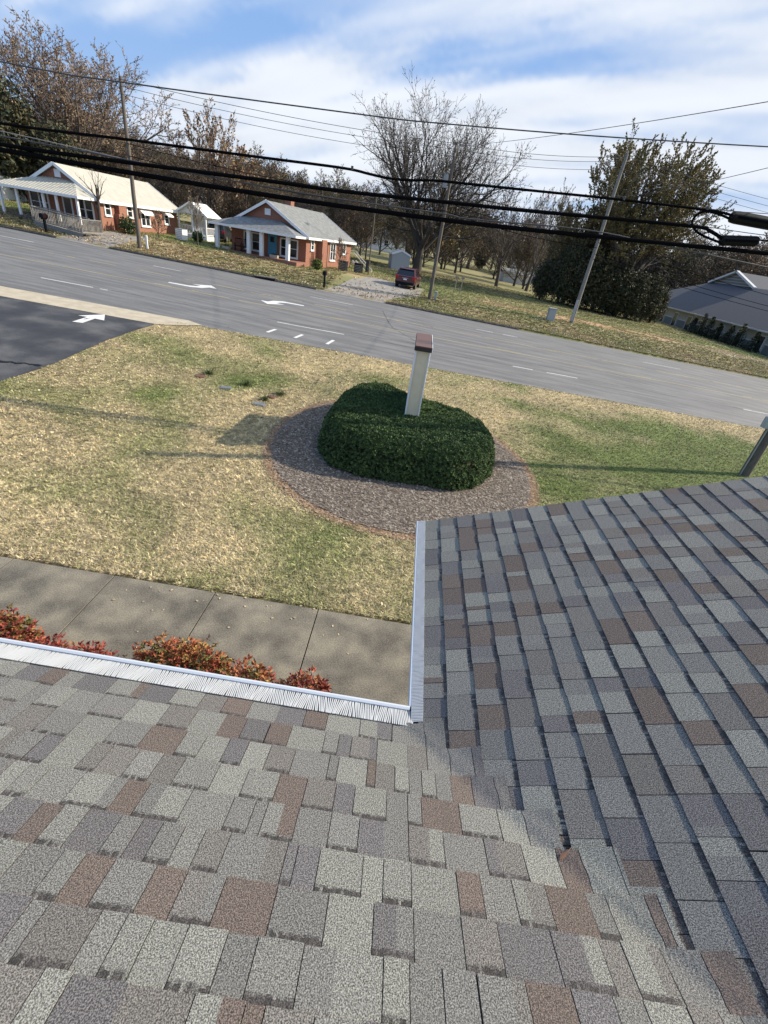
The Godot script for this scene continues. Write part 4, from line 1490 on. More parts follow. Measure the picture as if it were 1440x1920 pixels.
func build_houses() -> void:
	# ---- left house
	var h := thing("brick_house", "brick bungalow with a cream metal roof and wooden ramp on the left", "house", Vector3(-26.7, 2.05, -41.9), deg_to_rad(-5.0), "brick bungalows across the road")
	var W := 6.3; var L := 11.2
	part("wall", gable_walls(W, L, -1.2, 2.22, 4.0), mats.brick, h)
	gable_roof(h, W, L, 2.22, 4.0, 0.4, 0.35, mats.white_roof)
	porch_roof(h, -7.3, 0.12, -4.6, -1.75, 2.35, 2.16, 3.12, mats.white_roof, 0.28)
	var mb := MB.new()
	mb.box(Vector3(-7.0, -0.9, 0.02), Vector3(0.0, 0.28, 2.2))
	part("porch_floor", mb, mats.kerb, h)
	for x in [-6.75, -5.3, -3.07, -1.96, -0.22]:
		mb = MB.new()
		mb.box(Vector3(x - 0.08, 0.28, 1.95), Vector3(x + 0.08, 2.08, 2.11), 0.01)
		part("porch_post", mb, mats.white, h)
	for e in [[-5.2, 1.5, 1.5], [-1.2, 1.3, 1.4]]:
		window(h, Vector3(e[0], 1.3, 0), e[1], e[2], Vector3(0, 0, 1), true)
	mb = MB.new()
	mb.box(Vector3(-3.15, 0.28, 0.0), Vector3(-2.3, 2.0, 0.05))
	part("door", mb, mats.white, h)
	mb = MB.new()
	mb.box(Vector3(-3.03, 0.42, 0.03), Vector3(-2.42, 1.88, 0.06))
	part("storm_door", mb, mats.glass_dark, h)
	mb = MB.new()
	mb.box(Vector3(-3.42, 3.2, 0.0), Vector3(-2.9, 3.72, 0.05))
	part("gable_vent", mb, mats.white, h)
	var X := Vector3(1, 0, 0)
	window(h, Vector3(0, 1.6, -0.95), 0.6, 0.85, X)
	window(h, Vector3(0, 1.6, -3.75), 0.6, 0.85, X)
	window(h, Vector3(0, 1.15, -5.9), 1.2, 1.05, X, true)
	window(h, Vector3(0, 1.35, -9.3), 0.65, 0.8, X)
	for e in [[-5.9, 1.75, 1.72], [-9.3, 1.0, 1.8]]:
		mb = MB.new()
		var y0: float = e[2] + 0.15
		mb.quad(Vector3(0.55, y0 - 0.33, e[0] + e[1] * 0.5), Vector3(0.55, y0 - 0.33, e[0] - e[1] * 0.5), Vector3(0.05, y0, e[0] - e[1] * 0.5), Vector3(0.05, y0, e[0] + e[1] * 0.5))
		mb.tri(Vector3(0.05, y0, e[0] + e[1] * 0.5), Vector3(0.05, y0 - 0.33, e[0] + e[1] * 0.5), Vector3(0.55, y0 - 0.33, e[0] + e[1] * 0.5))
		mb.beam(Vector3(0.55, y0 - 0.37, e[0] + e[1] * 0.5), Vector3(0.55, y0 - 0.37, e[0] - e[1] * 0.5), 0.02, 0.1)
		part("awning", mb, mats.white, h)
	mb = MB.new()
	mb.box(Vector3(0.0, -1.2, -3.05), Vector3(0.42, 1.3, -1.75))
	mb.box(Vector3(0.0, 1.3, -2.9), Vector3(0.36, 2.0, -1.95))
	part("chimney", mb, mats.brick, h)
	# back porch with lattice skirt
	mb = MB.new()
	mb.box(Vector3(0.3, -1.3, -13.6), Vector3(3.3, 0.32, -10.9))
	part("lattice_skirt", mb, mats.siding, h)
	mb = MB.new()
	for e in [[0.36, -10.96], [1.8, -10.96], [3.24, -10.96], [3.24, -13.5]]:
		mb.box(Vector3(e[0] - 0.06, 0.32, e[1] - 0.06), Vector3(e[0] + 0.06, 2.1, e[1] + 0.06))
	part("back_porch_post", mb, mats.white, h)
	mb = MB.new()
	railing(mb, Vector3(0.4, 0.32, -10.93), Vector3(3.2, 0.32, -10.93), 0.75, 0.16)
	railing(mb, Vector3(3.26, 0.32, -11.0), Vector3(3.26, 0.32, -13.5), 0.75, 0.16)
	part("back_railing", mb, mats.white, h)
	mb = MB.new()
	mb.box(Vector3(0.35, 0.32, -13.55), Vector3(3.2, 2.05, -13.3))
	part("back_porch_wall", mb, mats.siding, h)
	mb = MB.new()
	mb.quad(Vector3(3.6, 1.98, -10.6), Vector3(3.6, 1.98, -13.9), Vector3(1.8, 3.1, -13.9), Vector3(1.8, 3.1, -10.6))
	mb.quad(Vector3(0.0, 1.98, -13.9), Vector3(0.0, 1.98, -10.6), Vector3(1.8, 3.1, -10.6), Vector3(1.8, 3.1, -13.9))
	mb.tri(Vector3(0.2, 2.08, -10.9), Vector3(3.4, 2.08, -10.9), Vector3(1.8, 3.06, -10.9))
	mb.beam(Vector3(3.6, 1.95, -10.6), Vector3(1.8, 3.07, -10.6), 0.04, 0.16)
	mb.beam(Vector3(0.0, 1.95, -10.6), Vector3(1.8, 3.07, -10.6), 0.04, 0.16)
	part("back_porch_roof", mb, mats.siding, h)
	# wooden ramp in front of it
	var rp := thing("wheelchair_ramp", "weathered grey wooden ramp with balusters before the left house", "ramp", Vector3(-26.7, 2.0, -41.9), deg_to_rad(-5.0))
	mb = MB.new()
	mb.quad(Vector3(-2.9, 0.2, 3.6), Vector3(1.1, -0.15, 3.6), Vector3(1.1, -0.15, 2.5), Vector3(-2.9, 0.2, 2.5))
	mb.quad(Vector3(-2.9, -0.3, 3.6), Vector3(1.1, -0.4, 3.6), Vector3(1.1, -0.15, 3.6), Vector3(-2.9, 0.2, 3.6))
	part("ramp_deck", mb, mats.grey_wood, rp)
	for e in [[Vector3(-2.9, 0.15, 3.62), Vector3(-0.9, 0.02, 3.62)], [Vector3(-0.9, 0.02, 3.62), Vector3(1.1, -0.15, 3.62)], [Vector3(-2.9, 0.15, 2.45), Vector3(0.9, -0.1, 2.45)], [Vector3(-2.9, 0.15, 3.6), Vector3(-2.9, 0.15, 2.5)], [Vector3(1.1, -0.15, 3.6), Vector3(1.2, -0.15, 1.6)]]:
		mb = MB.new()
		railing(mb, e[0], e[1], 0.95, 0.12)
		part("ramp_railing", mb, mats.grey_wood, rp)
	# ---- right house
	h = thing("brick_house", "brick bungalow with a grey roof, white columns and a blue front door", "house", Vector3(-11.2, 1.49, -48.1), deg_to_rad(-14.0), "brick bungalows across the road")
	W = 8.0; L = 10.9
	part("wall", gable_walls(W, L, -1.6, 2.5, 4.62), mats.brick, h)
	gable_roof(h, W, L, 2.5, 4.62, 0.42, 0.4, mats.old_roof)
	porch_roof(h, -8.75, 0.2, -6.4, -2.6, 2.45, 2.38, 3.3, mats.old_roof, 0.0)
	mb = MB.new()
	mb.box(Vector3(-8.5, -1.0, 0.02), Vector3(0.3, 0.34, 2.3))
	part("porch_floor", mb, mats.brick, h)
	mb = MB.new()
	mb.box(Vector3(-5.0, -0.6, 2.31), Vector3(-3.4, 0.02, 2.9))
	part("porch_step", mb, mats.kerb, h)
	for x in [-8.1, -4.75, -3.42, -0.75]:
		mb = MB.new()
		mb.box(Vector3(x - 0.16, 0.34, 1.9), Vector3(x + 0.16, 2.3, 2.2), 0.015)
		part("porch_column", mb, mats.white, h)
	window(h, Vector3(-5.7, 1.3, 0), 1.6, 1.35, Vector3(0, 0, 1), true)
	window(h, Vector3(-1.75, 1.25, 0), 1.7, 1.35, Vector3(0, 0, 1), true)
	mb = MB.new()
	mb.box(Vector3(-3.95, 0.34, 0.0), Vector3(-3.05, 2.3, 0.06))
	var dr := part("door", mb, mats.blue_door, h)
	mb = MB.new()
	mb.box(Vector3(-3.72, 1.5, 0.055), Vector3(-3.28, 1.95, 0.075))
	part("door_pane", mb, mats.glass_dark, dr)
	mb = MB.new()
	mb.box(Vector3(-4.35, 3.62, 0.0), Vector3(-3.75, 4.12, 0.05))
	part("gable_vent", mb, mats.white, h)
	window(h, Vector3(0, 1.8, -1.2), 0.5, 0.75, X)
	window(h, Vector3(0, 1.9, -3.9), 0.3, 0.8, X)
	window(h, Vector3(0, 1.35, -5.9), 1.15, 1.45, X, true)
	window(h, Vector3(0, 1.7, -8.9), 0.6, 0.9, X)
	mb = MB.new()
	mb.box(Vector3(0.0, -1.6, -3.4), Vector3(0.55, 2.35, -2.35))
	part("chimney_breast", mb, mats.brick, h)
	mb = MB.new()
	mb.box(Vector3(-4.9, 4.0, -5.2), Vector3(-4.2, 5.15, -4.5))
	part("chimney", mb, mats.brick, h)
	# back stairs
	mb = MB.new()
	for k in [0.0, 1.0]:
		mb.beam(Vector3(0.2, 0.6, -11.1 - k), Vector3(2.3, -0.9, -11.1 - k), 0.08, 0.22)
		mb.beam(Vector3(0.2, 1.5, -11.1 - k), Vector3(2.3, 0.0, -11.1 - k), 0.06, 0.08)
		mb.beam(Vector3(2.3, -1.1, -11.1 - k), Vector3(2.3, 0.05, -11.1 - k), 0.09, 0.09)
	for i in 6: mb.box(Vector3(0.3 + 0.33 * i, 0.4 - 0.24 * i, -12.1), Vector3(0.6 + 0.33 * i, 0.44 - 0.24 * i, -11.1))
	part("back_stairs", mb, mats.siding, h)
	# porch furniture
	for e in [[-6.6, 0.5], [-5.7, 0.35]]:
		var c := thing("porch_chair", ["black slatted porch chair beside the left end of the porch", "black slatted porch chair nearer the blue door"][0 if e[0] < -6.0 else 1], "chair", h.transform * Vector3(e[0], 0.34, 1.0), h.rotation.y + e[1], "chairs on the porch")
		chair(c)
	for e in [[-7.4, "long clay planter at the left end of the porch"], [-2.3, "clay planter between the blue door and the right column"]]:
		var c := thing("planter", e[1], "planter", h.transform * Vector3(e[0], 0.34, 1.75), h.rotation.y, "porch planters")
		mb = MB.new()
		mb.box(Vector3(-0.4, 0, -0.14), Vector3(0.4, 0.24, 0.14), 0.02)
		part("trough", mb, mats.apron, c)
		mb = MB.new()
		leafy_mass(mb, Vector3(0, 0.27, 0), Vector3(0.38, 0.12, 0.14), 60, 0.08, [Color(0.1, 0.08, 0.03), Color(0.06, 0.08, 0.03)], R)
		part("plant", mb, mats.leaf, c)
	# ---- white siding neighbour cut by the left edge of the picture
	h = thing("white_house", "pale sided house half hidden at the left edge of the photo", "house", Vector3(-41.2, 2.4, -50.0), deg_to_rad(-5.0))
	part("wall", gable_walls(9.0, 11.0, -1.0, 2.3, 4.2), mats.siding, h)
	gable_roof(h, 9.0, 11.0, 2.3, 4.2, 0.4, 0.35, mats.old_roof)
	window(h, Vector3(-1.5, 1.2, 0), 1.0, 1.2, Vector3(0, 0, 1))
	window(h, Vector3(0, 1.2, -3.0), 0.9, 1.2, X)
	# ---- long white house far behind
	h = thing("white_house", "long white house far behind the trees in the middle", "house", Vector3(-6.5, 1.95, -150.0), deg_to_rad(10.0))
	part("wall", gable_walls(16.0, 8.0, -1.0, 3.2, 3.4), mats.siding, h)
	mb = MB.new()
	mb.quad(Vector3(-16.6, 3.1, 0.7), Vector3(0.6, 3.1, 0.7), Vector3(-0.5, 5.6, -4.0), Vector3(-15.5, 5.6, -4.0))
	mb.quad(Vector3(0.6, 3.1, -8.7), Vector3(-16.6, 3.1, -8.7), Vector3(-15.5, 5.6, -4.0), Vector3(-0.5, 5.6, -4.0))
	mb.tri(Vector3(0.6, 3.1, 0.7), Vector3(0.6, 3.1, -8.7), Vector3(-0.5, 5.6, -4.0))
	mb.tri(Vector3(-16.6, 3.1, -8.7), Vector3(-16.6, 3.1, 0.7), Vector3(-15.5, 5.6, -4.0))
	part("roof", mb, mats.dark_roof, h)
	for x in [-14.0, -11.5, -9.0, -5.5, -2.5]: window(h, Vector3(x, 1.7, 0), 1.1, 1.5, Vector3(0, 0, 1))
	mb = MB.new()
	railing(mb, Vector3(-12.0, 0.2, 2.0), Vector3(-4.0, 0.2, 2.0), 1.0, 0.4)
	part("deck_railing", mb, mats.siding, h)
	# ---- pale outbuildings far behind on the right
	for e in [[Vector3(38.0, 0.0, -148.0), 14.0, 3.2, 5.4, -0.1, "long pale roofed building far behind the bare trees"], [Vector3(24.5, 0.1, -122.0), 6.0, 2.0, 2.9, 0.1, "small white shed far behind, between the two bare trees"]]:
		h = thing("outbuilding", e[5], "building", e[0], e[4])
		part("wall", gable_walls(e[1], 7.0, -1.5, e[2], e[2] + 0.1), mats.siding if e[1] < 10.0 else mats.shed_metal, h)
		mb = MB.new()
		mb.quad(Vector3(-e[1] - 0.4, e[2], 0.4), Vector3(0.4, e[2], 0.4), Vector3(0.4, e[3], -3.5), Vector3(-e[1] - 0.4, e[3], -3.5))
		mb.quad(Vector3(0.4, e[2], -7.4), Vector3(-e[1] - 0.4, e[2], -7.4), Vector3(-e[1] - 0.4, e[3], -3.5), Vector3(0.4, e[3], -3.5))
		part("roof", mb, mats.old_roof, h)

func chair(c: Node3D) -> void:
	var mb := MB.new()
	mb.box(Vector3(-0.3, 0.38, -0.28), Vector3(0.3, 0.43, 0.28))
	part("seat", mb, mats.black, c)
	mb = MB.new()
	for i in 5: mb.beam(Vector3(-0.26 + 0.13 * i, 0.43, -0.27), Vector3(-0.26 + 0.13 * i, 1.02, -0.38), 0.06, 0.02)
	mb.beam(Vector3(-0.3, 1.0, -0.38), Vector3(0.3, 1.0, -0.38), 0.03, 0.07)
	part("backrest", mb, mats.black, c)
	for e in [[-0.28, 0.25], [0.28, 0.25], [-0.28, -0.25], [0.28, -0.25]]:
		mb = MB.new()
		mb.beam(Vector3(e[0], 0, e[1]), Vector3(e[0], 0.6 if e[1] > 0 else 0.5, e[1]), 0.05, 0.05)
		part("leg", mb, mats.black, c)
	for x in [-0.3, 0.3]:
		mb = MB.new()
		mb.beam(Vector3(x, 0.62, 0.3), Vector3(x, 0.64, -0.32), 0.08, 0.03)
		part("armrest", mb, mats.black, c)

func build_right_building() -> void:
	var h := thing("office_building", "low tan building with a broad dark grey hipped roof at the right edge", "building", Vector3(43.0, 0, -90.7))
	var mb := MB.new()
	mb.box(Vector3(0.55, -2.5, -17.0), Vector3(30.0, 1.72, 36.0))
	part("wall", mb, mats.tan_wall, h)
	mb = MB.new()
	mb.quad(Vector3(-0.1, 1.78, 38.0), Vector3(-0.1, 1.78, -16.0), Vector3(9.0, 6.45, -6.8), Vector3(9.0, 6.45, 38.0))
	mb.quad(Vector3(-0.1, 1.78, -16.0), Vector3(34.0, 1.78, -16.0), Vector3(34.0, 6.45, -6.8), Vector3(9.0, 6.45, -6.8))
	mb.quad(Vector3(8.7, 6.40, 6.4), Vector3(34.0, 6.40, 6.4), Vector3(34.0, 8.45, 0), Vector3(8.7, 8.45, 0))
	mb.quad(Vector3(34.0, 6.40, -6.9), Vector3(8.7, 6.40, -6.9), Vector3(8.7, 8.45, 0), Vector3(34.0, 8.45, 0))
	mb.quad(Vector3(9.0, 6.44, 38.0), Vector3(9.0, 6.44, 6.0), Vector3(34.0, 6.44, 6.0), Vector3(34.0, 6.44, 38.0))
	part("roof", mb, mats.dark_roof, h)
	mb = MB.new()
	mb.tri(Vector3(9.05, 6.42, -6.5), Vector3(9.05, 6.42, 6.1), Vector3(9.05, 8.38, 0))
	part("gable_louvre", mb, mats.grey_panel, h)
	for i in 4:
		mb = MB.new()
		var k := 1.0 - i * 0.24
		mb.beam(Vector3(9.0, 6.55 + 0.42 * i, -5.8 * k), Vector3(9.0, 6.55 + 0.42 * i, 5.6 * k), 0.06, 0.12)
		part("louvre_slat", mb, mats.galv, h)
	mb = MB.new()
	mb.beam(Vector3(8.75, 6.42, 6.5), Vector3(8.75, 8.52, -0.1), 0.5, 0.3)
	mb.beam(Vector3(8.75, 6.42, -7.0), Vector3(8.75, 8.52, 0.1), 0.5, 0.3)
	part("gable_trim", mb, mats.soffit, h)
	mb = MB.new()
	mb.box(Vector3(-0.2, 1.60, -16.0), Vector3(-0.05, 1.76, 38.0))
	part("gutter", mb, mats.soffit, h)
	mb = MB.new()
	mb.box(Vector3(-0.05, 1.58, -16.0), Vector3(0.55, 1.62, 38.0))
	part("soffit", mb, mats.soffit, h)
	# grey lower band, broken by windows and door frames
	var z := -14.0
	while z < 34.0:
		mb = MB.new()
		mb.box(Vector3(0.47, -2.4, z), Vector3(0.55, 0.25, z + 2.6))
		part("lower_panel", mb, mats.grey_panel, h)
		mb = MB.new()
		mb.box(Vector3(0.42, 0.25, z - 0.1), Vector3(0.55, 0.37, z + 2.7))
		part("band_trim", mb, mats.soffit, h)
		mb = MB.new()
		mb.box(Vector3(0.42, -2.4, z + 2.72), Vector3(0.545, 1.1, z + 2.86))
		mb.box(Vector3(0.42, -2.4, z + 4.1), Vector3(0.545, 1.1, z + 4.24))
		mb.box(Vector3(0.42, 1.1, z + 2.72), Vector3(0.545, 1.24, z + 4.24))
		var fr := part("window_frame", mb, mats.soffit, h)
		mb = MB.new()
		mb.box(Vector3(0.48, -2.4, z + 2.86), Vector3(0.546, 1.1, z + 4.1))
		part("pane", mb, mats.glass_dark, fr)
		z += 4.6
	for zz in [10.0, 23.0]:
		mb = MB.new()
		mb.tube(PackedVector3Array([Vector3(-0.12, 1.6, zz), Vector3(0.35, 1.2, zz), Vector3(0.4, -2.2, zz)]), PackedFloat32Array([0.06, 0.06, 0.06]), 8)
		part("downpipe", mb, mats.soffit, h)
	# small conifers along its wall
	var lab := ["first small dark conifer by the tan building, next to the thicket", "second small dark conifer along the tan building", "third small dark conifer along the tan building", "fourth small dark conifer along the tan building", "fifth small dark conifer along the tan building", "sixth small dark conifer along the tan building", "small dark conifer before the tan building at the right edge"]
	var zs := [-77.5, -75.3, -73.2, -70.8, -68.0, -65.8, -62.6]
	for i in 7:
		var t := thing("conifer_shrub", lab[i], "shrub", Vector3(41.6, ground(41.6, zs[i]) - 0.05, zs[i]), 0.0, "conifers along the tan building")
		mb = MB.new()
		mb.col = Color(0.06, 0.045, 0.035)
		mb.cyl(Vector3(0, 0, 0), Vector3(0, 1.2, 0), 0.05, 0.02, 6)
		part("trunk", mb, mats.bark, t)
		mb = MB.new()
		var hh := R.randf_range(2.0, 3.0)
		for k in 900:
			var y := pow(R.randf(), 1.3)
			var rad := (1.0 - y) * 1.0 * sqrt(R.randf()) + 0.06
			var an := R.randf() * TAU
			var p := Vector3(cos(an) * rad, 0.1 + y * hh, sin(an) * rad)
			mb.col = [Color(0.02, 0.035, 0.016), Color(0.03, 0.05, 0.022), Color(0.015, 0.026, 0.014)][R.randi() % 3] * R.randf_range(0.8, 1.3)
			var d := Vector3(cos(an), 0.5, sin(an)).normalized() * 0.22
			var w := Vector3(-sin(an), 0.3 * R.randfn(), cos(an)) * 0.07
			mb.tri(p - w, p + w, p + d)
		part("crown", mb, mats.needle_leaf, t)

# ------------------------------------------------------------------ trees
func gen(seed_: int, pal: Array, opts := {}) -> TreeGen:
	var g := TreeGen.new()
	g.r.seed = seed_
	g.palette = pal
	for k in opts: g.set(k, opts[k])
	return g

func build_trees() -> void:
	var brown := [Color(0.272, 0.160, 0.080), Color(0.352, 0.216, 0.112), Color(0.208, 0.128, 0.072), Color(0.384, 0.272, 0.136)]
	var rust := [Color(0.33, 0.22, 0.125), Color(0.27, 0.18, 0.11), Color(0.38, 0.265, 0.15), Color(0.22, 0.15, 0.10)]
	var olive := [Color(0.16, 0.14, 0.05), Color(0.21, 0.165, 0.06), Color(0.12, 0.12, 0.045), Color(0.26, 0.19, 0.065), Color(0.17, 0.115, 0.05)]
	var grey := [Color(0.168, 0.140, 0.112), Color(0.210, 0.175, 0.126), Color(0.126, 0.112, 0.084)]
	var dark := [Color(0.036, 0.048, 0.022), Color(0.05, 0.064, 0.03), Color(0.026, 0.034, 0.018), Color(0.066, 0.07, 0.03)]
	var g: TreeGen
	# great brown tree behind the left house
	g = gen(11, rust, {"kids": [14, 11, 7, 5], "leaves": 3, "leaf_size": 0.115, "spread": 1.0, "r0": 2.5, "ratio": 0.46, "trop": 0.05, "wob": 0.13, "t0": 0.55, "rmin": 0.022, "bark": Color(0.15, 0.12, 0.10)})
	g.grow(Vector3.ZERO, Vector3(0.03, 1, 0), 4.6, 0.62, 0)
	plant_tree("oak_tree", "great spreading brown leaved tree behind the cream roofed house", on_ground(-40.0, -60.0), g)
	# half bare tree between the houses
	g = gen(12, brown, {"kids": [8, 7, 6, 4], "leaves": 1, "leaf_size": 0.2, "spread": 0.55, "r0": 2.0, "ratio": 0.46, "trop": 0.08, "t0": 0.5, "rmin": 0.02, "bark": Color(0.11, 0.09, 0.08)})
	g.grow(Vector3.ZERO, Vector3(0.02, 1, 0), 4.0, 0.3, 0)
	plant_tree("oak_tree", "half bare tree rising between the two brick houses", on_ground(-27.2, -64.0), g)
	g = gen(13, brown, {"kids": [7, 7, 6, 4], "leaves": 1, "leaf_size": 0.2, "spread": 0.55, "r0": 1.9, "ratio": 0.46, "trop": 0.08, "t0": 0.5, "rmin": 0.02, "bark": Color(0.11, 0.09, 0.08)})
	g.grow(Vector3.ZERO, Vector3(-0.02, 1, 0), 3.4, 0.26, 0)
	plant_tree("oak_tree", "smaller half bare tree just right of the tree between the houses", on_ground(-23.2, -66.0), g)
	# the tall bare tree in the middle
	g = gen(29, grey, {"kids": [15, 12, 8, 4], "leaves": 1, "leaf_size": 0.12, "spread": 0.92, "r0": 2.75, "ratio": 0.46, "trop": 0.07, "wob": 0.13, "t0": 0.4, "rmin": 0.02, "bark": Color(0.055, 0.046, 0.04)})
	g.grow(Vector3.ZERO, Vector3(0.01, 1, 0), 5.6, 0.8, 0)
	plant_tree("bare_tree", "tall bare many limbed tree beside the metal shed, crown high against the sky", on_ground(-1.2, -79.3), g)
	g = gen(15, olive, {"kids": [9, 6, 5], "maxl": 3, "leaves": 4, "leaf_size": 0.3, "spread": 0.9, "ratio": 0.7, "t0": 0.25, "rmin": 0.03})
	g.grow(Vector3.ZERO, Vector3(0.05, 1, 0), 6.0, 0.3, 0)
	plant_tree("small_tree", "short dark tree just right of the tall bare trunk", on_ground(1.6, -84.0), g)
	# leaning trees further right
	g = gen(16, grey, {"kids": [8, 7, 5, 3], "leaves": 1, "leaf_size": 0.18, "spread": 0.55, "r0": 2.0, "ratio": 0.45, "trop": 0.06, "t0": 0.5, "rmin": 0.022, "bark": Color(0.09, 0.075, 0.065)})
	g.grow(Vector3.ZERO, Vector3(-0.06, 1, 0), 4.8, 0.36, 0)
	plant_tree("bare_tree", "bare tree alone on the grass between shed and thicket", on_ground(12.6, -88.5), g)
	g = gen(17, grey, {"kids": [7, 7, 5, 3], "leaves": 1, "leaf_size": 0.16, "spread": 0.5, "r0": 2.2, "ratio": 0.45, "trop": 0.06, "t0": 0.5, "rmin": 0.022, "bark": Color(0.09, 0.075, 0.065)})
	g.grow(Vector3.ZERO, Vector3(0.1, 1, 0), 5.2, 0.34, 0)
	plant_tree("bare_tree", "slender bare tree at the left end of the dark thicket", on_ground(19.3, -96.0), g)
	# leafy tree on the right
	g = gen(18, olive, {"kids": [18, 11, 7, 4], "leaves": 9, "leaf_size": 0.16, "spread": 0.66, "r0": 2.55, "ratio": 0.42, "trop": 0.05, "wob": 0.13, "t0": 0.4, "rmin": 0.022, "bark": Color(0.09, 0.075, 0.06)})
	g.grow(Vector3.ZERO, Vector3(-0.05, 1, 0), 5.9, 0.55, 0)
	plant_tree("oak_tree", "large olive leaved tree left of the dark roofed building", on_ground(29.2, -77.0), g)
	g = gen(20, olive, {"kids": [13, 9, 7, 4], "leaves": 5, "leaf_size": 0.15, "spread": 0.7, "r0": 2.2, "ratio": 0.46, "trop": 0.08, "t0": 0.4, "rmin": 0.022, "bark": Color(0.09, 0.075, 0.06)})
	g.grow(Vector3.ZERO, Vector3(-0.05, 1, 0), 4.2, 0.34, 0)
	plant_tree("oak_tree", "brown leaved tree left of the large olive one", on_ground(22.0, -80.0), g)
	# dark evergreen thicket under it
	var rr := RandomNumberGenerator.new()
	rr.seed = 99
	var ev: Node3D
	var spots := [[17.8, -77.0, 0.85], [20.2, -75.5, 0.95], [22.6, -75.0, 1.1], [25.2, -75.0, 1.0], [27.8, -75.2, 1.15], [30.4, -75.0, 0.95], [33.0, -76.0, 0.8], [35.5, -78.5, 0.7], [24.0, -79.5, 1.4], [29.0, -79.5, 1.35]]
	for i in spots.size():
		var e: Array = spots[i]
		var at := on_ground(e[0], e[1])
		if i == 0:
			g = gen(30, dark, {"kids": [6, 4], "maxl": 2, "leaves": 0, "rmin": 0.03, "bark": Color(0.05, 0.042, 0.036)})
			g.grow(Vector3.ZERO, Vector3.UP, 4.4, 0.16, 0)
			leafy_mass(g.leaf, Vector3(0, 3.2, 0), Vector3(2.5, 3.6, 2.3), 12000, 0.15, dark + [Color(0.10, 0.08, 0.04), Color(0.13, 0.10, 0.045)], rr)
			ev = plant_tree("evergreen_tree", "dark evergreen tree in the thicket left of the building", at, g, "dark thicket trees")
			ev.scale = Vector3.ONE * e[2]
		else:
			clone(ev, at, rr.randf() * TAU, Vector3(e[2] * 1.1, e[2] * rr.randf_range(0.8, 1.35), e[2] * 1.1), "dark evergreen tree in the thicket left of the building", "dark thicket trees")
	# evergreens at the left edge
	for e in [[-41.5, -52.0, 1.55, "dark conifer tree at the left edge above the porch roof"], [-37.4, -53.5, 1.12, "smaller dark conifer tree touching the cream roof"], [-46.5, -55.0, 1.5, "dark conifer tree cut by the left edge of the photo"]]:
		clone(ev, on_ground(e[0], e[1]), rr.randf() * TAU, Vector3.ONE * e[2], e[3], "dark conifers on the left")
	# brown thicket behind the houses
	var protos := []
	var pals := [brown, rust, olive, grey]
	var nm := "thicket trees behind the houses"
	for i in 4:
		g = gen(50 + i, pals[i], {"kids": [11, 7, 6, 4], "maxl": 4, "leaves": 2, "leaf_size": 0.115, "spread": 0.8, "ratio": 0.55, "r0": 0.75, "t0": 0.08, "trop": 0.12, "rmin": 0.026, "bark": Color(0.085, 0.07, 0.06)})
		g.grow(Vector3.ZERO, Vector3(0, 1, 0), 6.5, 0.2, 0)
		var xx: float = [-34.0, -30.5, -19.5, -15.0][i]
		var zz: float = [-60.0, -61.5, -66.0, -68.0][i]
		protos.append(plant_tree("thicket_tree", ["mid brown tree in the thicket behind the houses", "rusty brown tree in the thicket behind the houses", "olive brown tree in the thicket behind the houses", "nearly bare grey tree in the thicket behind the houses"][i], on_ground(xx, zz), g, nm))
		protos[-1].scale = Vector3.ONE * 0.62
	var labs := ["mid brown tree in the thicket behind the houses", "rusty brown tree in the thicket behind the houses", "olive brown tree in the thicket behind the houses", "nearly bare grey tree in the thicket behind the houses"]
	for i in 40:
		var k: int = [0, 1, 0, 2, 1, 3][i % 6]
		var x := lerpf(-48.0, -9.0, (i + 0.5) / 40.0) + rr.randf_range(-1.0, 1.0)
		var z := rr.randf_range(-84.0, -58.5) if x < -20.0 else rr.randf_range(-100.0, -72.0)
		var sc := rr.randf_range(0.72, 1.12) * (1.0 if z > -75.0 else 1.2)
		sc *= 0.56 if x < -27.0 else 0.64
		clone(protos[k], on_ground(x, z), rr.randf() * TAU, Vector3(sc * 1.15, sc * rr.randf_range(0.85, 1.1), sc * 1.15), labs[k], nm)
	# trees in the middle distance behind the tall bare tree
	for i in 16:
		var k: int = [2, 0, 2, 3][i % 4]
		var x := lerpf(-12.0, 24.0, (i + 0.5) / 16.0) + rr.randf_range(-1.0, 1.0)
		if x > 9.0 and x < 15.0: continue
		var z := rr.randf_range(-128.0, -100.0) if x > -4.0 else rr.randf_range(-140.0, -118.0)
		var sc := rr.randf_range(0.75, 1.15)
		clone(protos[k], on_ground(x, z), rr.randf() * TAU, Vector3(sc * 1.3, sc, sc * 1.3), ["brown leaved tree on the field behind the tall bare tree", "", "olive leaved tree on the field behind the tall bare tree", "grey bare tree on the field behind the tall bare tree"][k], "trees behind the tall bare tree")
	# woods beyond the fields
	var far := ["brown autumn tree in the woods on the horizon", "rust coloured tree in the woods on the horizon", "olive tree in the woods on the horizon", "grey bare tree in the woods on the horizon"]
	for i in 96:
		var k: int = [0, 2, 1, 3, 2, 0][i % 6]
		var az := lerpf(-0.72, 0.80, (i + rr.randf()) / 96.0)
		var dist := rr.randf_range(165.0, 230.0) if az < 0.42 else rr.randf_range(140.0, 200.0)
		var p := Vector3(sin(az) * dist, 0, -cos(az) * dist)
		var sc := rr.randf_range(1.05, 1.5) * (1.25 if az > 0.42 else 1.15)
		clone(protos[k], on_ground(p.x, p.z), rr.randf() * TAU, Vector3(sc * 1.7, sc, sc * 1.7), far[k], "woods on the horizon")
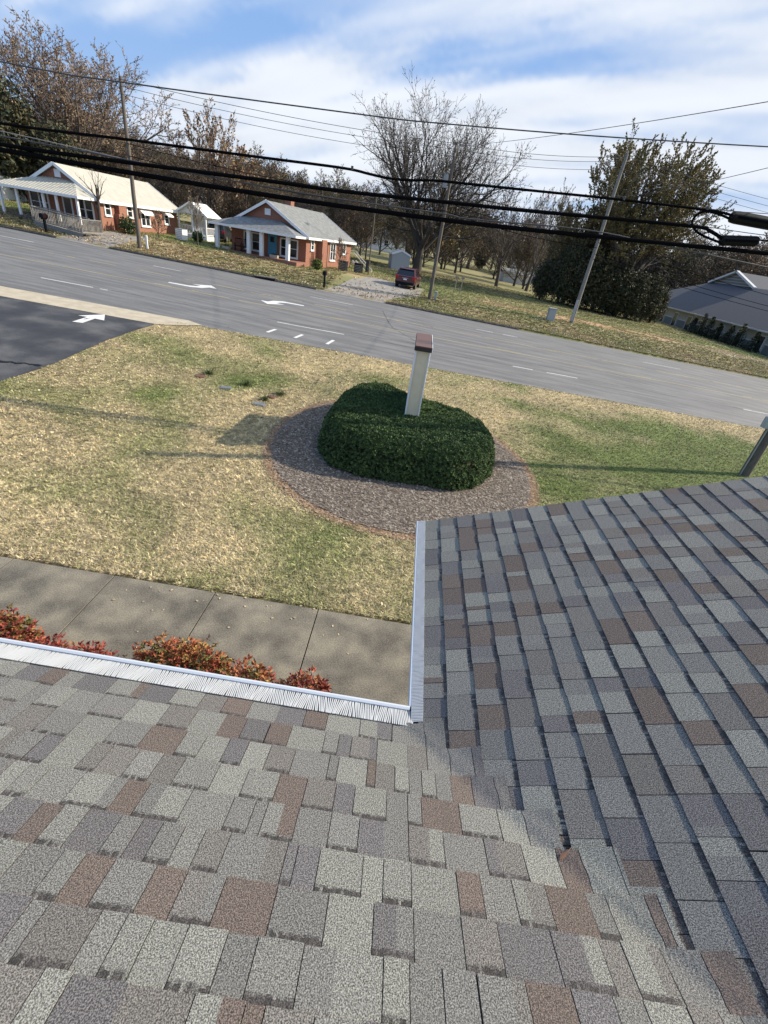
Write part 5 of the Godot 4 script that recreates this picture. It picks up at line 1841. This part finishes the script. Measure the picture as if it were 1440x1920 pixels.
	for i in 22:
		var az := lerpf(-0.6, 0.80, (i + rr.randf()) / 22.0)
		var dist := rr.randf_range(180.0, 230.0)
		var p := Vector3(sin(az) * dist, 0, -cos(az) * dist)
		var sc := rr.randf_range(1.2, 2.0)
		clone(ev, on_ground(p.x, p.z), rr.randf() * TAU, Vector3(sc, sc, sc), "dark pine in the woods on the horizon", "woods on the horizon")
	# small plants about the houses
	g = gen(70, brown, {"kids": [8, 5, 4], "maxl": 3, "leaves": 1, "leaf_size": 0.08, "spread": 0.55, "ratio": 0.55, "rmin": 0.012, "t0": 0.35})
	g.grow(Vector3.ZERO, Vector3.UP, 2.6, 0.05, 0)
	plant_tree("sapling", "bare young tree on the grass left of the white columned porch", on_ground(-19.9, -44.6), g)
	g = gen(71, [], {"kids": [6, 4], "maxl": 2, "spread": 0.8, "ratio": 0.45, "rmin": 0.015, "t0": 0.35, "bark": Color(0.07, 0.055, 0.048)})
	g.grow(Vector3.ZERO, Vector3(0.05, 1, 0), 3.2, 0.16, 0)
	plant_tree("dead_tree", "dead pruned trunk before the corner of the left house", on_ground(-26.4, -41.3), g)
	g = gen(72, rust, {"kids": [12, 6, 4], "maxl": 3, "leaves": 1, "leaf_size": 0.07, "spread": 0.7, "ratio": 0.6, "rmin": 0.01, "t0": 0.05})
	g.grow(Vector3.ZERO, Vector3.UP, 1.3, 0.05, 0)
	plant_tree("twiggy_shrub", "twiggy bare shrub before the awninged window of the left house", on_ground(-23.9, -45.6), g, "", "shrub")
	g = gen(73, [Color(0.2, 0.06, 0.04), Color(0.16, 0.08, 0.05)], {"kids": [12, 6, 4], "maxl": 3, "leaves": 1, "leaf_size": 0.06, "spread": 0.6, "ratio": 0.6, "rmin": 0.011, "t0": 0.1})
	g.grow(Vector3.ZERO, Vector3.UP, 1.8, 0.05, 0)
	plant_tree("twiggy_shrub", "reddish bare shrub beside the right house's side window", on_ground(-8.4, -50.4), g, "", "shrub")
	for e in [[-25.2, -43.2, 0.72, "round green bush beside the brick chimney of the left house", 0], [-9.9, -47.3, 0.5, "low olive shrub at the corner of the right porch", 1], [-22.0, -49.3, 0.5, "small dark bush by the back porch lattice", 0]]:
		var t := thing("round_bush", e[3], "bush", on_ground(e[0], e[1]))
		var mb := MB.new()
		mb.col = Color(0.06, 0.05, 0.04)
		for i in 6:
			var an := i * 1.05
			mb.cyl(Vector3.ZERO, Vector3(cos(an) * e[2] * 0.5, e[2] * 0.9, sin(an) * e[2] * 0.5), 0.02, 0.01, 5)
		part("stem", mb, mats.bark, t)
		mb = MB.new()
		leafy_mass(mb, Vector3(0, e[2] * 0.85, 0), Vector3(1, 0.95, 1) * e[2] * 1.15, 900, 0.11, [Color(0.03, 0.06, 0.018), Color(0.045, 0.08, 0.02)] if e[4] == 0 else [Color(0.14, 0.16, 0.03), Color(0.09, 0.11, 0.03)], rr)
		part("foliage", mb, mats.leaf, t)

# ------------------------------------------------------------------ street things
func mailbox(label: String, at: Vector3, turn: float) -> void:
	var t := thing("mailbox", label, "mailbox", at, turn, "kerbside mailboxes")
	var mb := MB.new()
	mb.box(Vector3(-0.07, -0.2, -0.07), Vector3(0.07, 0.95, 0.07), 0.01)
	part("post", mb, mats.black, t)
	mb = MB.new()
	mb.box(Vector3(-0.06, 0.86, -0.3), Vector3(0.06, 0.94, 0.3), 0.01)
	part("shelf", mb, mats.black, t)
	mb = MB.new()
	var pts := []
	for i in 9:
		var a := PI * i / 8.0
		pts.append(Vector2(cos(a) * 0.14, 1.1 + sin(a) * 0.14))
	pts.append(Vector2(-0.14, 0.94)); pts.append(Vector2(0.14, 0.94))
	var f := []; var b := []
	for p in pts:
		f.append(Vector3(p.x, p.y, 0.28)); b.append(Vector3(p.x, p.y, -0.28))
	for i in pts.size():
		var j := (i + 1) % pts.size()
		mb.quad(f[i], b[i], b[j], f[j])
	poly_out(mb, f, Vector3(0, 0, 1)); poly_out(mb, b, Vector3(0, 0, -1))
	part("box", mb, mats.black, t)
	mb = MB.new()
	mb.box(Vector3(0.142, 1.0, -0.1), Vector3(0.155, 1.28, -0.04))
	part("flag", mb, mats.tail_red, t)

func cover(called: String, label: String, x: float, z: float, w: float, d: float, m: Material, round_: bool) -> void:
	var t := thing(called, label, "cover", on_ground(x, z), R.randf_range(-0.4, 0.4), "utility covers in the lawn")
	var mb := MB.new()
	if round_:
		mb.cyl(Vector3(0, -0.03, 0), Vector3(0, 0.012, 0), w, w * 0.96, 18)
	else:
		mb.box(Vector3(-w, -0.03, -d), Vector3(w, 0.014, d), 0.006)
	part("rim", mb, m, t)
	mb = MB.new()
	if round_: mb.cyl(Vector3(0, 0.012, 0), Vector3(0, 0.02, 0), w * 0.8, w * 0.78, 18)
	else: mb.box(Vector3(-w * 0.82, 0.015, -d * 0.82), Vector3(w * 0.82, 0.022, d * 0.82), 0.003)
	part("lid", mb, m, t)

func build_street_things() -> void:
	mailbox("leaning black mailbox on the verge before the wooden ramp", Vector3(-27.9, ground(-27.9, -37.05), -37.05), 0.1)
	mailbox("black mailbox on the verge below the right brick house", Vector3(-7.67, ground(-7.67, -39.75), -39.75), 0.0)
	cover("meter_cover", "rust brown meter cover farthest left in the lawn", -6.3, -13.7, 0.17, 0.17, mats.rust_cover, true)
	cover("meter_cover", "grey meter cover by a dark tuft of grass", -5.3, -13.2, 0.17, 0.12, mats.plastic_cover, false)
	cover("meter_cover", "blue grey meter cover nearest the mulch bed", -4.05, -12.5, 0.18, 0.13, mats.plastic_cover, false)
	cover("meter_cover", "rust brown meter cover right behind the blue grey one", -3.9, -13.2, 0.15, 0.15, mats.rust_cover, true)
	# taller tufts round the covers
	var i := 0
	for e in [[-6.15, -14.0, "dark grass tuft behind the farthest rust cover"], [-4.85, -13.75, "dark grass tuft behind the grey cover"], [-4.0, -12.85, "dark grass tuft between the blue grey and rust covers"], [-3.72, -13.5, "dark grass tuft behind the rust cover near the bed"]]:
		var mb := MB.new()
		for k in 150:
			var an := R.randf() * TAU
			var rad := absf(R.randfn()) * 0.12
			var p := on_ground(e[0] + cos(an) * rad, e[1] + sin(an) * rad)
			var d := Vector3(cos(an) * 0.06 + R.randfn() * 0.03, R.randf_range(0.08, 0.16), sin(an) * 0.06 + R.randfn() * 0.03)
			var w := Vector3(-sin(an), 0, cos(an)) * 0.008
			mb.col = Color(0.05, 0.075, 0.02) * R.randf_range(0.7, 1.6)
			mb.tri(p - w, p + w, p + d)
		single("grass_tuft", mb, mats.blade, e[2], "grass", "tufts by the covers")
		i += 1
	# cabinets and markers across the road
	var t := thing("utility_cabinet", "pale green metal cabinet on the bank by the tall pale pole", "cabinet", on_ground(12.45, -47.4), 0.05)
	var mb := MB.new()
	mb.box(Vector3(-0.34, -0.1, -0.25), Vector3(0.34, 1.0, 0.25), 0.015)
	part("body", mb, mats.box_grey, t)
	mb = MB.new()
	mb.box(Vector3(-0.38, 1.001, -0.29), Vector3(0.38, 1.07, 0.29), 0.015)
	part("lid", mb, mats.box_grey, t)
	mb = MB.new()
	mb.box(Vector3(-0.39, 0.6, 0.02), Vector3(-0.341, 0.9, 0.12), 0.01)
	part("latch", mb, mats.galv, t)
	t = thing("marker_post", "short white marker post beside the left utility pole", "post", on_ground(-21.6, -39.3))
	mb = MB.new()
	mb.box(Vector3(-0.07, -0.1, -0.05), Vector3(0.07, 0.75, 0.05), 0.01)
	part("post", mb, mats.white, t)
	mb = MB.new()
	mb.box(Vector3(-0.085, 0.75, -0.06), Vector3(0.085, 0.95, 0.06), 0.02)
	part("cap", mb, mats.white, t)
	t = thing("cable_pedestal", "short grey green pedestal at the foot of the transformer pole", "pedestal", on_ground(1.35, -44.8))
	mb = MB.new()
	mb.box(Vector3(-0.11, -0.1, -0.1), Vector3(0.11, 0.55, 0.1), 0.01)
	part("body", mb, mats.box_grey, t)
	mb = MB.new()
	mb.box(Vector3(-0.13, 0.55, -0.12), Vector3(0.13, 0.68, 0.12), 0.03)
	part("cap", mb, mats.box_grey, t)
	# air conditioners
	for e in [[-22.9, -47.9, "pale air conditioner against the left house's back corner", true], [-8.3, -52.4, "dark air conditioner beside the right house", false], [-6.9, -54.0, "brown bin by the back stairs of the right house", false]]:
		t = thing("air_conditioner" if e[2].contains("conditioner") else "bin", e[2], "air conditioner" if e[2].contains("conditioner") else "bin", on_ground(e[0], e[1]), -0.2)
		mb = MB.new()
		mb.box(Vector3(-0.38, -0.2, -0.38), Vector3(0.38, 0.85, 0.38), 0.03)
		part("case", mb, mats.white if e[3] else mats.car_dark, t)
		mb = MB.new()
		mb.box(Vector3(-0.4, 0.851, -0.4), Vector3(0.4, 0.9, 0.4), 0.01)
		part("top", mb, mats.box_grey if e[3] else mats.black, t)
		mb = MB.new()
		for k in 5: mb.box(Vector3(-0.33, 0.1 + 0.14 * k, 0.381), Vector3(0.33, 0.14 + 0.14 * k, 0.392))
		part("grille", mb, mats.galv, t)
	# metal shed under the tall bare tree
	t = thing("metal_shed", "small grey metal shed under the tall bare tree", "shed", on_ground(-2.3, -74.5), 0.25)
	mb = gable_walls(2.6, 2.6, -0.4, 2.0, 2.5)
	part("wall", mb, mats.shed_metal, t)
	gable_roof(t, 2.6, 2.6, 2.0, 2.5, 0.08, 0.08, mats.white_roof)
	mb = MB.new()
	for k in 9: mb.box(Vector3(-2.5 + 0.3 * k, -0.3, 0.0), Vector3(-2.46 + 0.3 * k, 2.0, 0.03))
	part("wall_rib", mb, mats.shed_metal, t)
	# posts on the grass
	for e in [[3.6, -56.0, "left one of two thin wooden posts on the grass"], [4.3, -56.6, "right one of two thin wooden posts on the grass"]]:
		t = thing("wooden_post", e[2], "post", on_ground(e[0], e[1]), 0.0, "pair of posts on the grass")
		mb = MB.new()
		mb.cyl(Vector3(0, -0.2, 0), Vector3(0.03, 1.5, 0), 0.05, 0.045, 8)
		part("stake", mb, mats.grey_wood, t)
		mb = MB.new()
		mb.box(Vector3(-0.16, 1.42, -0.03), Vector3(0.2, 1.56, 0.03))
		part("board", mb, mats.grey_wood, t)

# ------------------------------------------------------------------ cars
func suv(t: Node3D, paint: Material) -> void:
	# length along z, rear at +z
	var secs := [[2.25, 0.42, 0.86, 0.98], [2.3, 0.34, 0.90, 1.02], [2.22, 0.30, 0.93, 1.08], [1.2, 0.26, 0.95, 1.08], [-1.0, 0.26, 0.95, 1.03], [-1.9, 0.28, 0.92, 0.96], [-2.3, 0.34, 0.82, 0.84], [-2.36, 0.42, 0.74, 0.72]]
	var mb := MB.new()
	var rings := []
	for s in secs:
		var z: float = s[0]; var y0: float = s[1]; var w: float = s[2]; var y1: float = s[3]
		rings.append([Vector3(-w * 0.9, y0, z), Vector3(-w, y0 + 0.12, z), Vector3(-w, y1 - 0.22, z), Vector3(-w * 0.93, y1, z), Vector3(w * 0.93, y1, z), Vector3(w, y1 - 0.22, z), Vector3(w, y0 + 0.12, z), Vector3(w * 0.9, y0, z)])
	for i in rings.size() - 1:
		for k in 8:
			var k2 := (k + 1) % 8
			var c: Vector3 = (rings[i][k] + rings[i + 1][k2]) * 0.5 - Vector3(0, 0.65, (secs[i][0] + secs[i + 1][0]) * 0.5)
			poly_out(mb, [rings[i][k], rings[i][k2], rings[i + 1][k2], rings[i + 1][k]], c)
	poly_out(mb, rings[0].duplicate(), Vector3(0, 0, 1))
	poly_out(mb, rings[-1].duplicate(), Vector3(0, 0, -1))
	part("body", mb, paint, t)
	mb = MB.new()
	var lo := [Vector3(-0.88, 1.04, 2.12), Vector3(0.88, 1.04, 2.12), Vector3(0.86, 1.02, -1.15), Vector3(-0.86, 1.02, -1.15)]
	var hi := [Vector3(-0.66, 1.62, 1.62), Vector3(0.66, 1.62, 1.62), Vector3(0.66, 1.60, -0.25), Vector3(-0.66, 1.60, -0.25)]
	for k in 4:
		var k2 := (k + 1) % 4
		poly_out(mb, [lo[k], lo[k2], hi[k2], hi[k]], (lo[k] + lo[k2]) * 0.5 - Vector3(0, 1.0, 0.4))
	part("glasshouse", mb, mats.glass_dark, t)
	mb = MB.new()
	var rf := [Vector3(-0.70, 1.60, 1.78), Vector3(0.70, 1.60, 1.78), Vector3(0.68, 1.60, -0.32), Vector3(-0.68, 1.60, -0.32)]
	var rt := [Vector3(-0.58, 1.69, 1.6), Vector3(0.58, 1.69, 1.6), Vector3(0.58, 1.68, -0.1), Vector3(-0.58, 1.68, -0.1)]
	for k in 4:
		var k2 := (k + 1) % 4
		poly_out(mb, [rf[k], rf[k2], rt[k2], rt[k]], (rf[k] + rf[k2]) * 0.5 - Vector3(0, 1.6, 0.6))
	poly_out(mb, rt.duplicate(), Vector3.UP)
	part("roof", mb, paint, t)
	for k in [-1.0, 1.0]:
		mb = MB.new()
		mb.beam(Vector3(k * 0.88, 1.03, 2.13), Vector3(k * 0.66, 1.63, 1.64), 0.13, 0.09)
		mb.beam(Vector3(k * 0.885, 1.03, 0.3), Vector3(k * 0.67, 1.61, 0.3), 0.07, 0.07)
		mb.beam(Vector3(k * 0.87, 1.03, -1.15), Vector3(k * 0.66, 1.61, -0.25), 0.08, 0.08)
		part("pillar", mb, paint, t)
		mb = MB.new()
		mb.obox(Transform3D(Basis(), Vector3(k * 0.78, 0.92, 2.255)), Vector3(0.15, 0.14, 0.05), 0.02)
		part("tail_light", mb, mats.tail_red, t)
		mb = MB.new()
		mb.box(Vector3(minf(k * 0.93, k * 1.12), 1.0, -0.95), Vector3(maxf(k * 0.93, k * 1.12), 1.14, -0.82), 0.03)
		part("mirror", mb, paint, t)
		for z in [1.4, -1.4]:
			mb = MB.new()
			mb.cyl(Vector3(k * 0.72, 0.35, z), Vector3(k * 0.96, 0.35, z), 0.35, 0.35, 20)
			var wh := part("wheel", mb, mats.tyre, t)
			mb = MB.new()
			mb.cyl(Vector3(k * 0.955, 0.35, z), Vector3(k * 0.972, 0.35, z), 0.22, 0.20, 16)
			part("rim", mb, mats.rim, wh)
	mb = MB.new()
	mb.box(Vector3(-0.86, 0.34, 2.2), Vector3(0.86, 0.55, 2.37), 0.04)
	part("bumper", mb, mats.black, t)
	mb = MB.new()
	mb.box(Vector3(-0.16, 0.72, 2.285), Vector3(0.16, 0.84, 2.31))
	part("number_plate", mb, mats.white, t)
	mb = MB.new()
	mb.box(Vector3(-0.3, 0.88, 2.27), Vector3(0.3, 0.91, 2.31))
	part("trim_bar", mb, mats.rim, t)

func build_car() -> void:
	var t := thing("parked_car", "dark red car seen from behind on the gravel drive", "car", on_ground(-1.35, -49.3) + Vector3(0, 0.02, 0), -0.12)
	suv(t, mats.car_red)
	t = thing("parked_car", "dark car half hidden between the two brick houses", "car", on_ground(-22.6, -56.5) + Vector3(0, 0.02, 0), 0.15)
	suv(t, mats.car_dark)

# ------------------------------------------------------------------ cables
func smooth_path(p: Array, n: int) -> PackedVector3Array:
	var out := PackedVector3Array()
	for i in p.size() - 1:
		var a: Vector3 = p[maxi(i - 1, 0)]; var b: Vector3 = p[i]; var c: Vector3 = p[i + 1]; var d: Vector3 = p[mini(i + 2, p.size() - 1)]
		for k in n:
			out.append(b.cubic_interpolate(c, a, d, float(k) / n))
	out.append(p[-1])
	return out

func cable(called: String, label: String, p: Array, r: float, m: Material, group := "cables over the lawn") -> Node3D:
	var t := thing(called, label, "cable", p[0], 0.0, group)
	var q := smooth_path(p, 5)
	var rr := PackedFloat32Array()
	for i in q.size():
		q[i] -= p[0]
		rr.append(r)
	var mb := MB.new()
	mb.tube(q, rr, 8, true)
	part("sheath", mb, m, t)
	return t

func sag(a: Vector3, b: Vector3, d: float) -> Array:
	var out := []
	for i in 9:
		var k := i / 8.0
		out.append(a.lerp(b, k) - Vector3(0, d * 4.0 * k * (1.0 - k), 0))
	return out

func build_cables() -> void:
	var V := func(a, b, c): return Vector3(a, b, c)
	var px := func(x, y): return Vector3(x, y, z_of(x, 13.0))
	var far_l := func(y): return Vector3(-34.0, y, z_of(-34.0, 13.0))
	var c := cable("overhead_cable", "uppermost thick black cable, kinked in the middle", [far_l.call(6.3), px.call(-22.0, 5.8), px.call(-14.0, 5.68), px.call(-9.43, 5.72), px.call(-6.92, 5.83), px.call(-4.13, 5.94), px.call(-2.24, 6.02), px.call(-1.6, 6.0), px.call(-1.16, 5.985), px.call(-0.68, 6.02), px.call(-0.15, 6.095), px.call(0.5, 6.14), px.call(2.1, 6.24), px.call(4.44, 6.39), px.call(6.64, 6.5)], 0.027, mats.cable)
	clamps(c, [px.call(-2.0, 6.04), px.call(4.4, 6.41), px.call(6.5, 6.52)])
	c = cable("overhead_cable", "middle thick black cable of the three over the lawn", [far_l.call(6.1), px.call(-22.0, 5.5), px.call(-14.0, 5.34), px.call(-9.53, 5.35), px.call(-6.97, 5.42), px.call(-4.13, 5.53), px.call(-2.2, 5.59), px.call(0.18, 5.73), px.call(2.08, 5.84), px.call(3.65, 5.95), px.call(6.34, 6.13), px.call(6.8, 6.10), px.call(7.22, 5.99)], 0.040, mats.cable)
	clamps(c, [px.call(3.0, 5.93), px.call(6.2, 6.17)])
	c = cable("overhead_cable", "lowest and thickest black cable over the lawn", [far_l.call(5.9), px.call(-22.0, 5.4), px.call(-14.0, 5.27), px.call(-9.56, 5.25), px.call(-7.0, 5.24), px.call(-4.13, 5.26), px.call(-2.18, 5.3), px.call(0.26, 5.38), px.call(2.19, 5.47), px.call(3.8, 5.57), px.call(8.54, 5.86), px.call(11.3, 6.05), px.call(22.0, 6.3)], 0.049, mats.cable)
	clamps(c, [px.call(2.6, 5.55), px.call(8.0, 5.80)])
	cable("overhead_wire", "thin grey wire lashed just above the lowest thick cable", [px.call(-9.5, 5.50), px.call(-6.97, 5.47), px.call(-4.5, 5.42), px.call(-2.19, 5.43), px.call(0.23, 5.5), px.call(0.9, 5.49), px.call(3.75, 5.68), px.call(5.77, 5.64), px.call(8.72, 5.57), px.call(14.0, 5.4)], 0.014, mats.wire)
	cable("overhead_wire", "highest twisted wire crossing the sky over the lawn", [far_l.call(7.2), px.call(-20.0, 6.75), px.call(-9.16, 6.73), px.call(-6.97, 6.77), px.call(-1.82, 7.01), px.call(-0.26, 7.11), px.call(3.08, 7.4), px.call(7.29, 7.83), px.call(11.3, 8.3)], 0.013, mats.wire)
	cable("overhead_wire", "pale wire dropping towards the left utility pole", [px.call(-12.0, 5.62), px.call(-9.47, 5.585), px.call(-7.0, 5.475), px.call(-5.6, 5.4)], 0.008, mats.wire_pale)
	cable("overhead_wire", "thin messenger wire holding the upper splice case", [px.call(6.55, 6.52), px.call(8.04, 6.64), px.call(11.2, 6.95)], 0.008, mats.wire)
	cable("overhead_wire", "thin messenger wire holding the lower splice case", [px.call(6.2, 6.16), px.call(8.32, 6.22), px.call(11.2, 6.4)], 0.008, mats.wire)
	# splice cases and the loop between them
	for e in [[px.call(7.2, 6.455), px.call(9.0, 6.46), 0.135, "upper black cable splice case cut by the right edge"], [px.call(7.2, 5.955), px.call(8.1, 6.06), 0.118, "lower black cable splice case below the upper one"]]:
		var t := thing("splice_case", e[3], "splice case", e[0], 0.0, "cable splice cases")
		var a: Vector3 = e[0]; var b: Vector3 = e[1]
		var d := b - a
		var mb := MB.new()
		mb.tube(PackedVector3Array([d * -0.02, d * 0.0, d * 0.07, d * 0.93, d * 1.0, d * 1.02]), PackedFloat32Array([e[2] * 0.55, e[2] * 0.9, e[2], e[2], e[2] * 0.9, e[2] * 0.55]), 14, true)
		part("shell", mb, mats.black, t)
		mb = MB.new()
		mb.beam(d * 0.05 + Vector3(0, 0, e[2]), d * 0.95 + Vector3(0, 0, e[2]), 0.03, 0.05)
		part("seam", mb, mats.cable, t)
	cable("splice_loop", "black cable loop curling between the two splice cases", [px.call(7.2, 6.40), px.call(6.9, 6.45), px.call(6.6, 6.47), px.call(6.38, 6.42), px.call(6.28, 6.30), px.call(6.29, 6.18), px.call(6.42, 6.07), px.call(6.7, 5.98), px.call(7.22, 5.90)], 0.026, mats.cable)
	cable("overhead_cable", "short black cable joining the upper splice case", [px.call(6.6, 6.5), px.call(6.95, 6.5), px.call(7.3, 6.47)], 0.027, mats.cable)
	cable("overhead_wire", "thin black lead leaving the lower splice case to the right", [px.call(8.05, 6.06), px.call(8.5, 6.13), px.call(11.2, 6.3)], 0.016, mats.cable)
	# lines of the far row of poles
	var L := Vector3(-22.1, 11.3, -39.0); var C := Vector3(0.84, 11.75, -44.6); var D := Vector3(14.95, 13.4, -48.9)
	var G := "lines along the far poles"
	cable("power_line", "upper far power line between the left and transformer poles", sag(L, C, 0.3), 0.016, mats.wire, G)
	cable("power_line", "middle far power line between the left and transformer poles", sag(L - Vector3(0, 0.35, 0), C - Vector3(0, 0.35, 0), 0.35), 0.014, mats.wire, G)
	cable("power_line", "lower far power line between the left and transformer poles", sag(L - Vector3(0, 0.75, 0), C - Vector3(0, 0.8, 0), 0.4), 0.014, mats.wire, G)
	cable("power_line", "upper far power line between the transformer and tall pale poles", sag(C, D, 0.3), 0.016, mats.wire, G)
	cable("power_line", "middle far power line between the transformer and tall pale poles", sag(C - Vector3(0, 0.35, 0), D - Vector3(0, 0.3, 0), 0.3), 0.014, mats.wire, G)
	cable("power_line", "lower far power line between the transformer and tall pale poles", sag(C - Vector3(0, 0.8, 0), D - Vector3(0, 0.85, 0), 0.3), 0.014, mats.wire, G)
	for i in 3:
		cable("power_line", ["upper", "middle", "lower"][i] + " far power line running right from the tall pale pole", sag(D - Vector3(0, 0.42 * i, 0), Vector3(58.0, 12.6 - 0.5 * i, -54.5), 0.8), 0.015, mats.wire, G)
	for i in 3:
		cable("telephone_line", ["upper", "middle", "lower"][i] + " low line in front of the dark grey roof", sag(Vector3(14.95, [7.2, 6.3, 5.9][i], -48.8), Vector3(60.0, [4.4, 3.6, 3.2][i], -54.5), 0.7), 0.022, mats.cable, G)
	for i in 2:
		cable("telephone_line", ["upper", "lower"][i] + " low line between the transformer and tall pale poles", sag(Vector3(0.84, [8.0, 7.4][i], -44.5), Vector3(14.95, [7.4, 6.8][i], -48.8), 0.35), 0.022, mats.cable, G)
		cable("telephone_line", ["upper", "lower"][i] + " low line between the left and transformer poles", sag(Vector3(-22.1, [7.9, 7.2][i], -39.0), Vector3(0.84, [8.0, 7.4][i], -44.5), 0.5), 0.022, mats.cable, G)
	# lines crossing the road from the near pole
	cable("power_line", "wire slanting up to the right across the road, higher one", sag(Vector3(0.9, 11.6, -44.6), Vector3(11.4, 9.9, -14.4), 0.2), 0.012, mats.wire, "lines crossing the road")
	cable("power_line", "wire slanting up to the right across the road, lower one", sag(Vector3(14.95, 10.6, -48.9), Vector3(11.45, 9.0, -14.4), 0.3), 0.012, mats.wire, "lines crossing the road")

func clamps(c: Node3D, at: Array) -> void:
	for p in at:
		var mb := MB.new()
		var q: Vector3 = p - c.position
		mb.box(q - Vector3(0.025, 0.03, 0.03), q + Vector3(0.025, 0.05, 0.03), 0.005)
		part("clamp", mb, mats.wire, c)
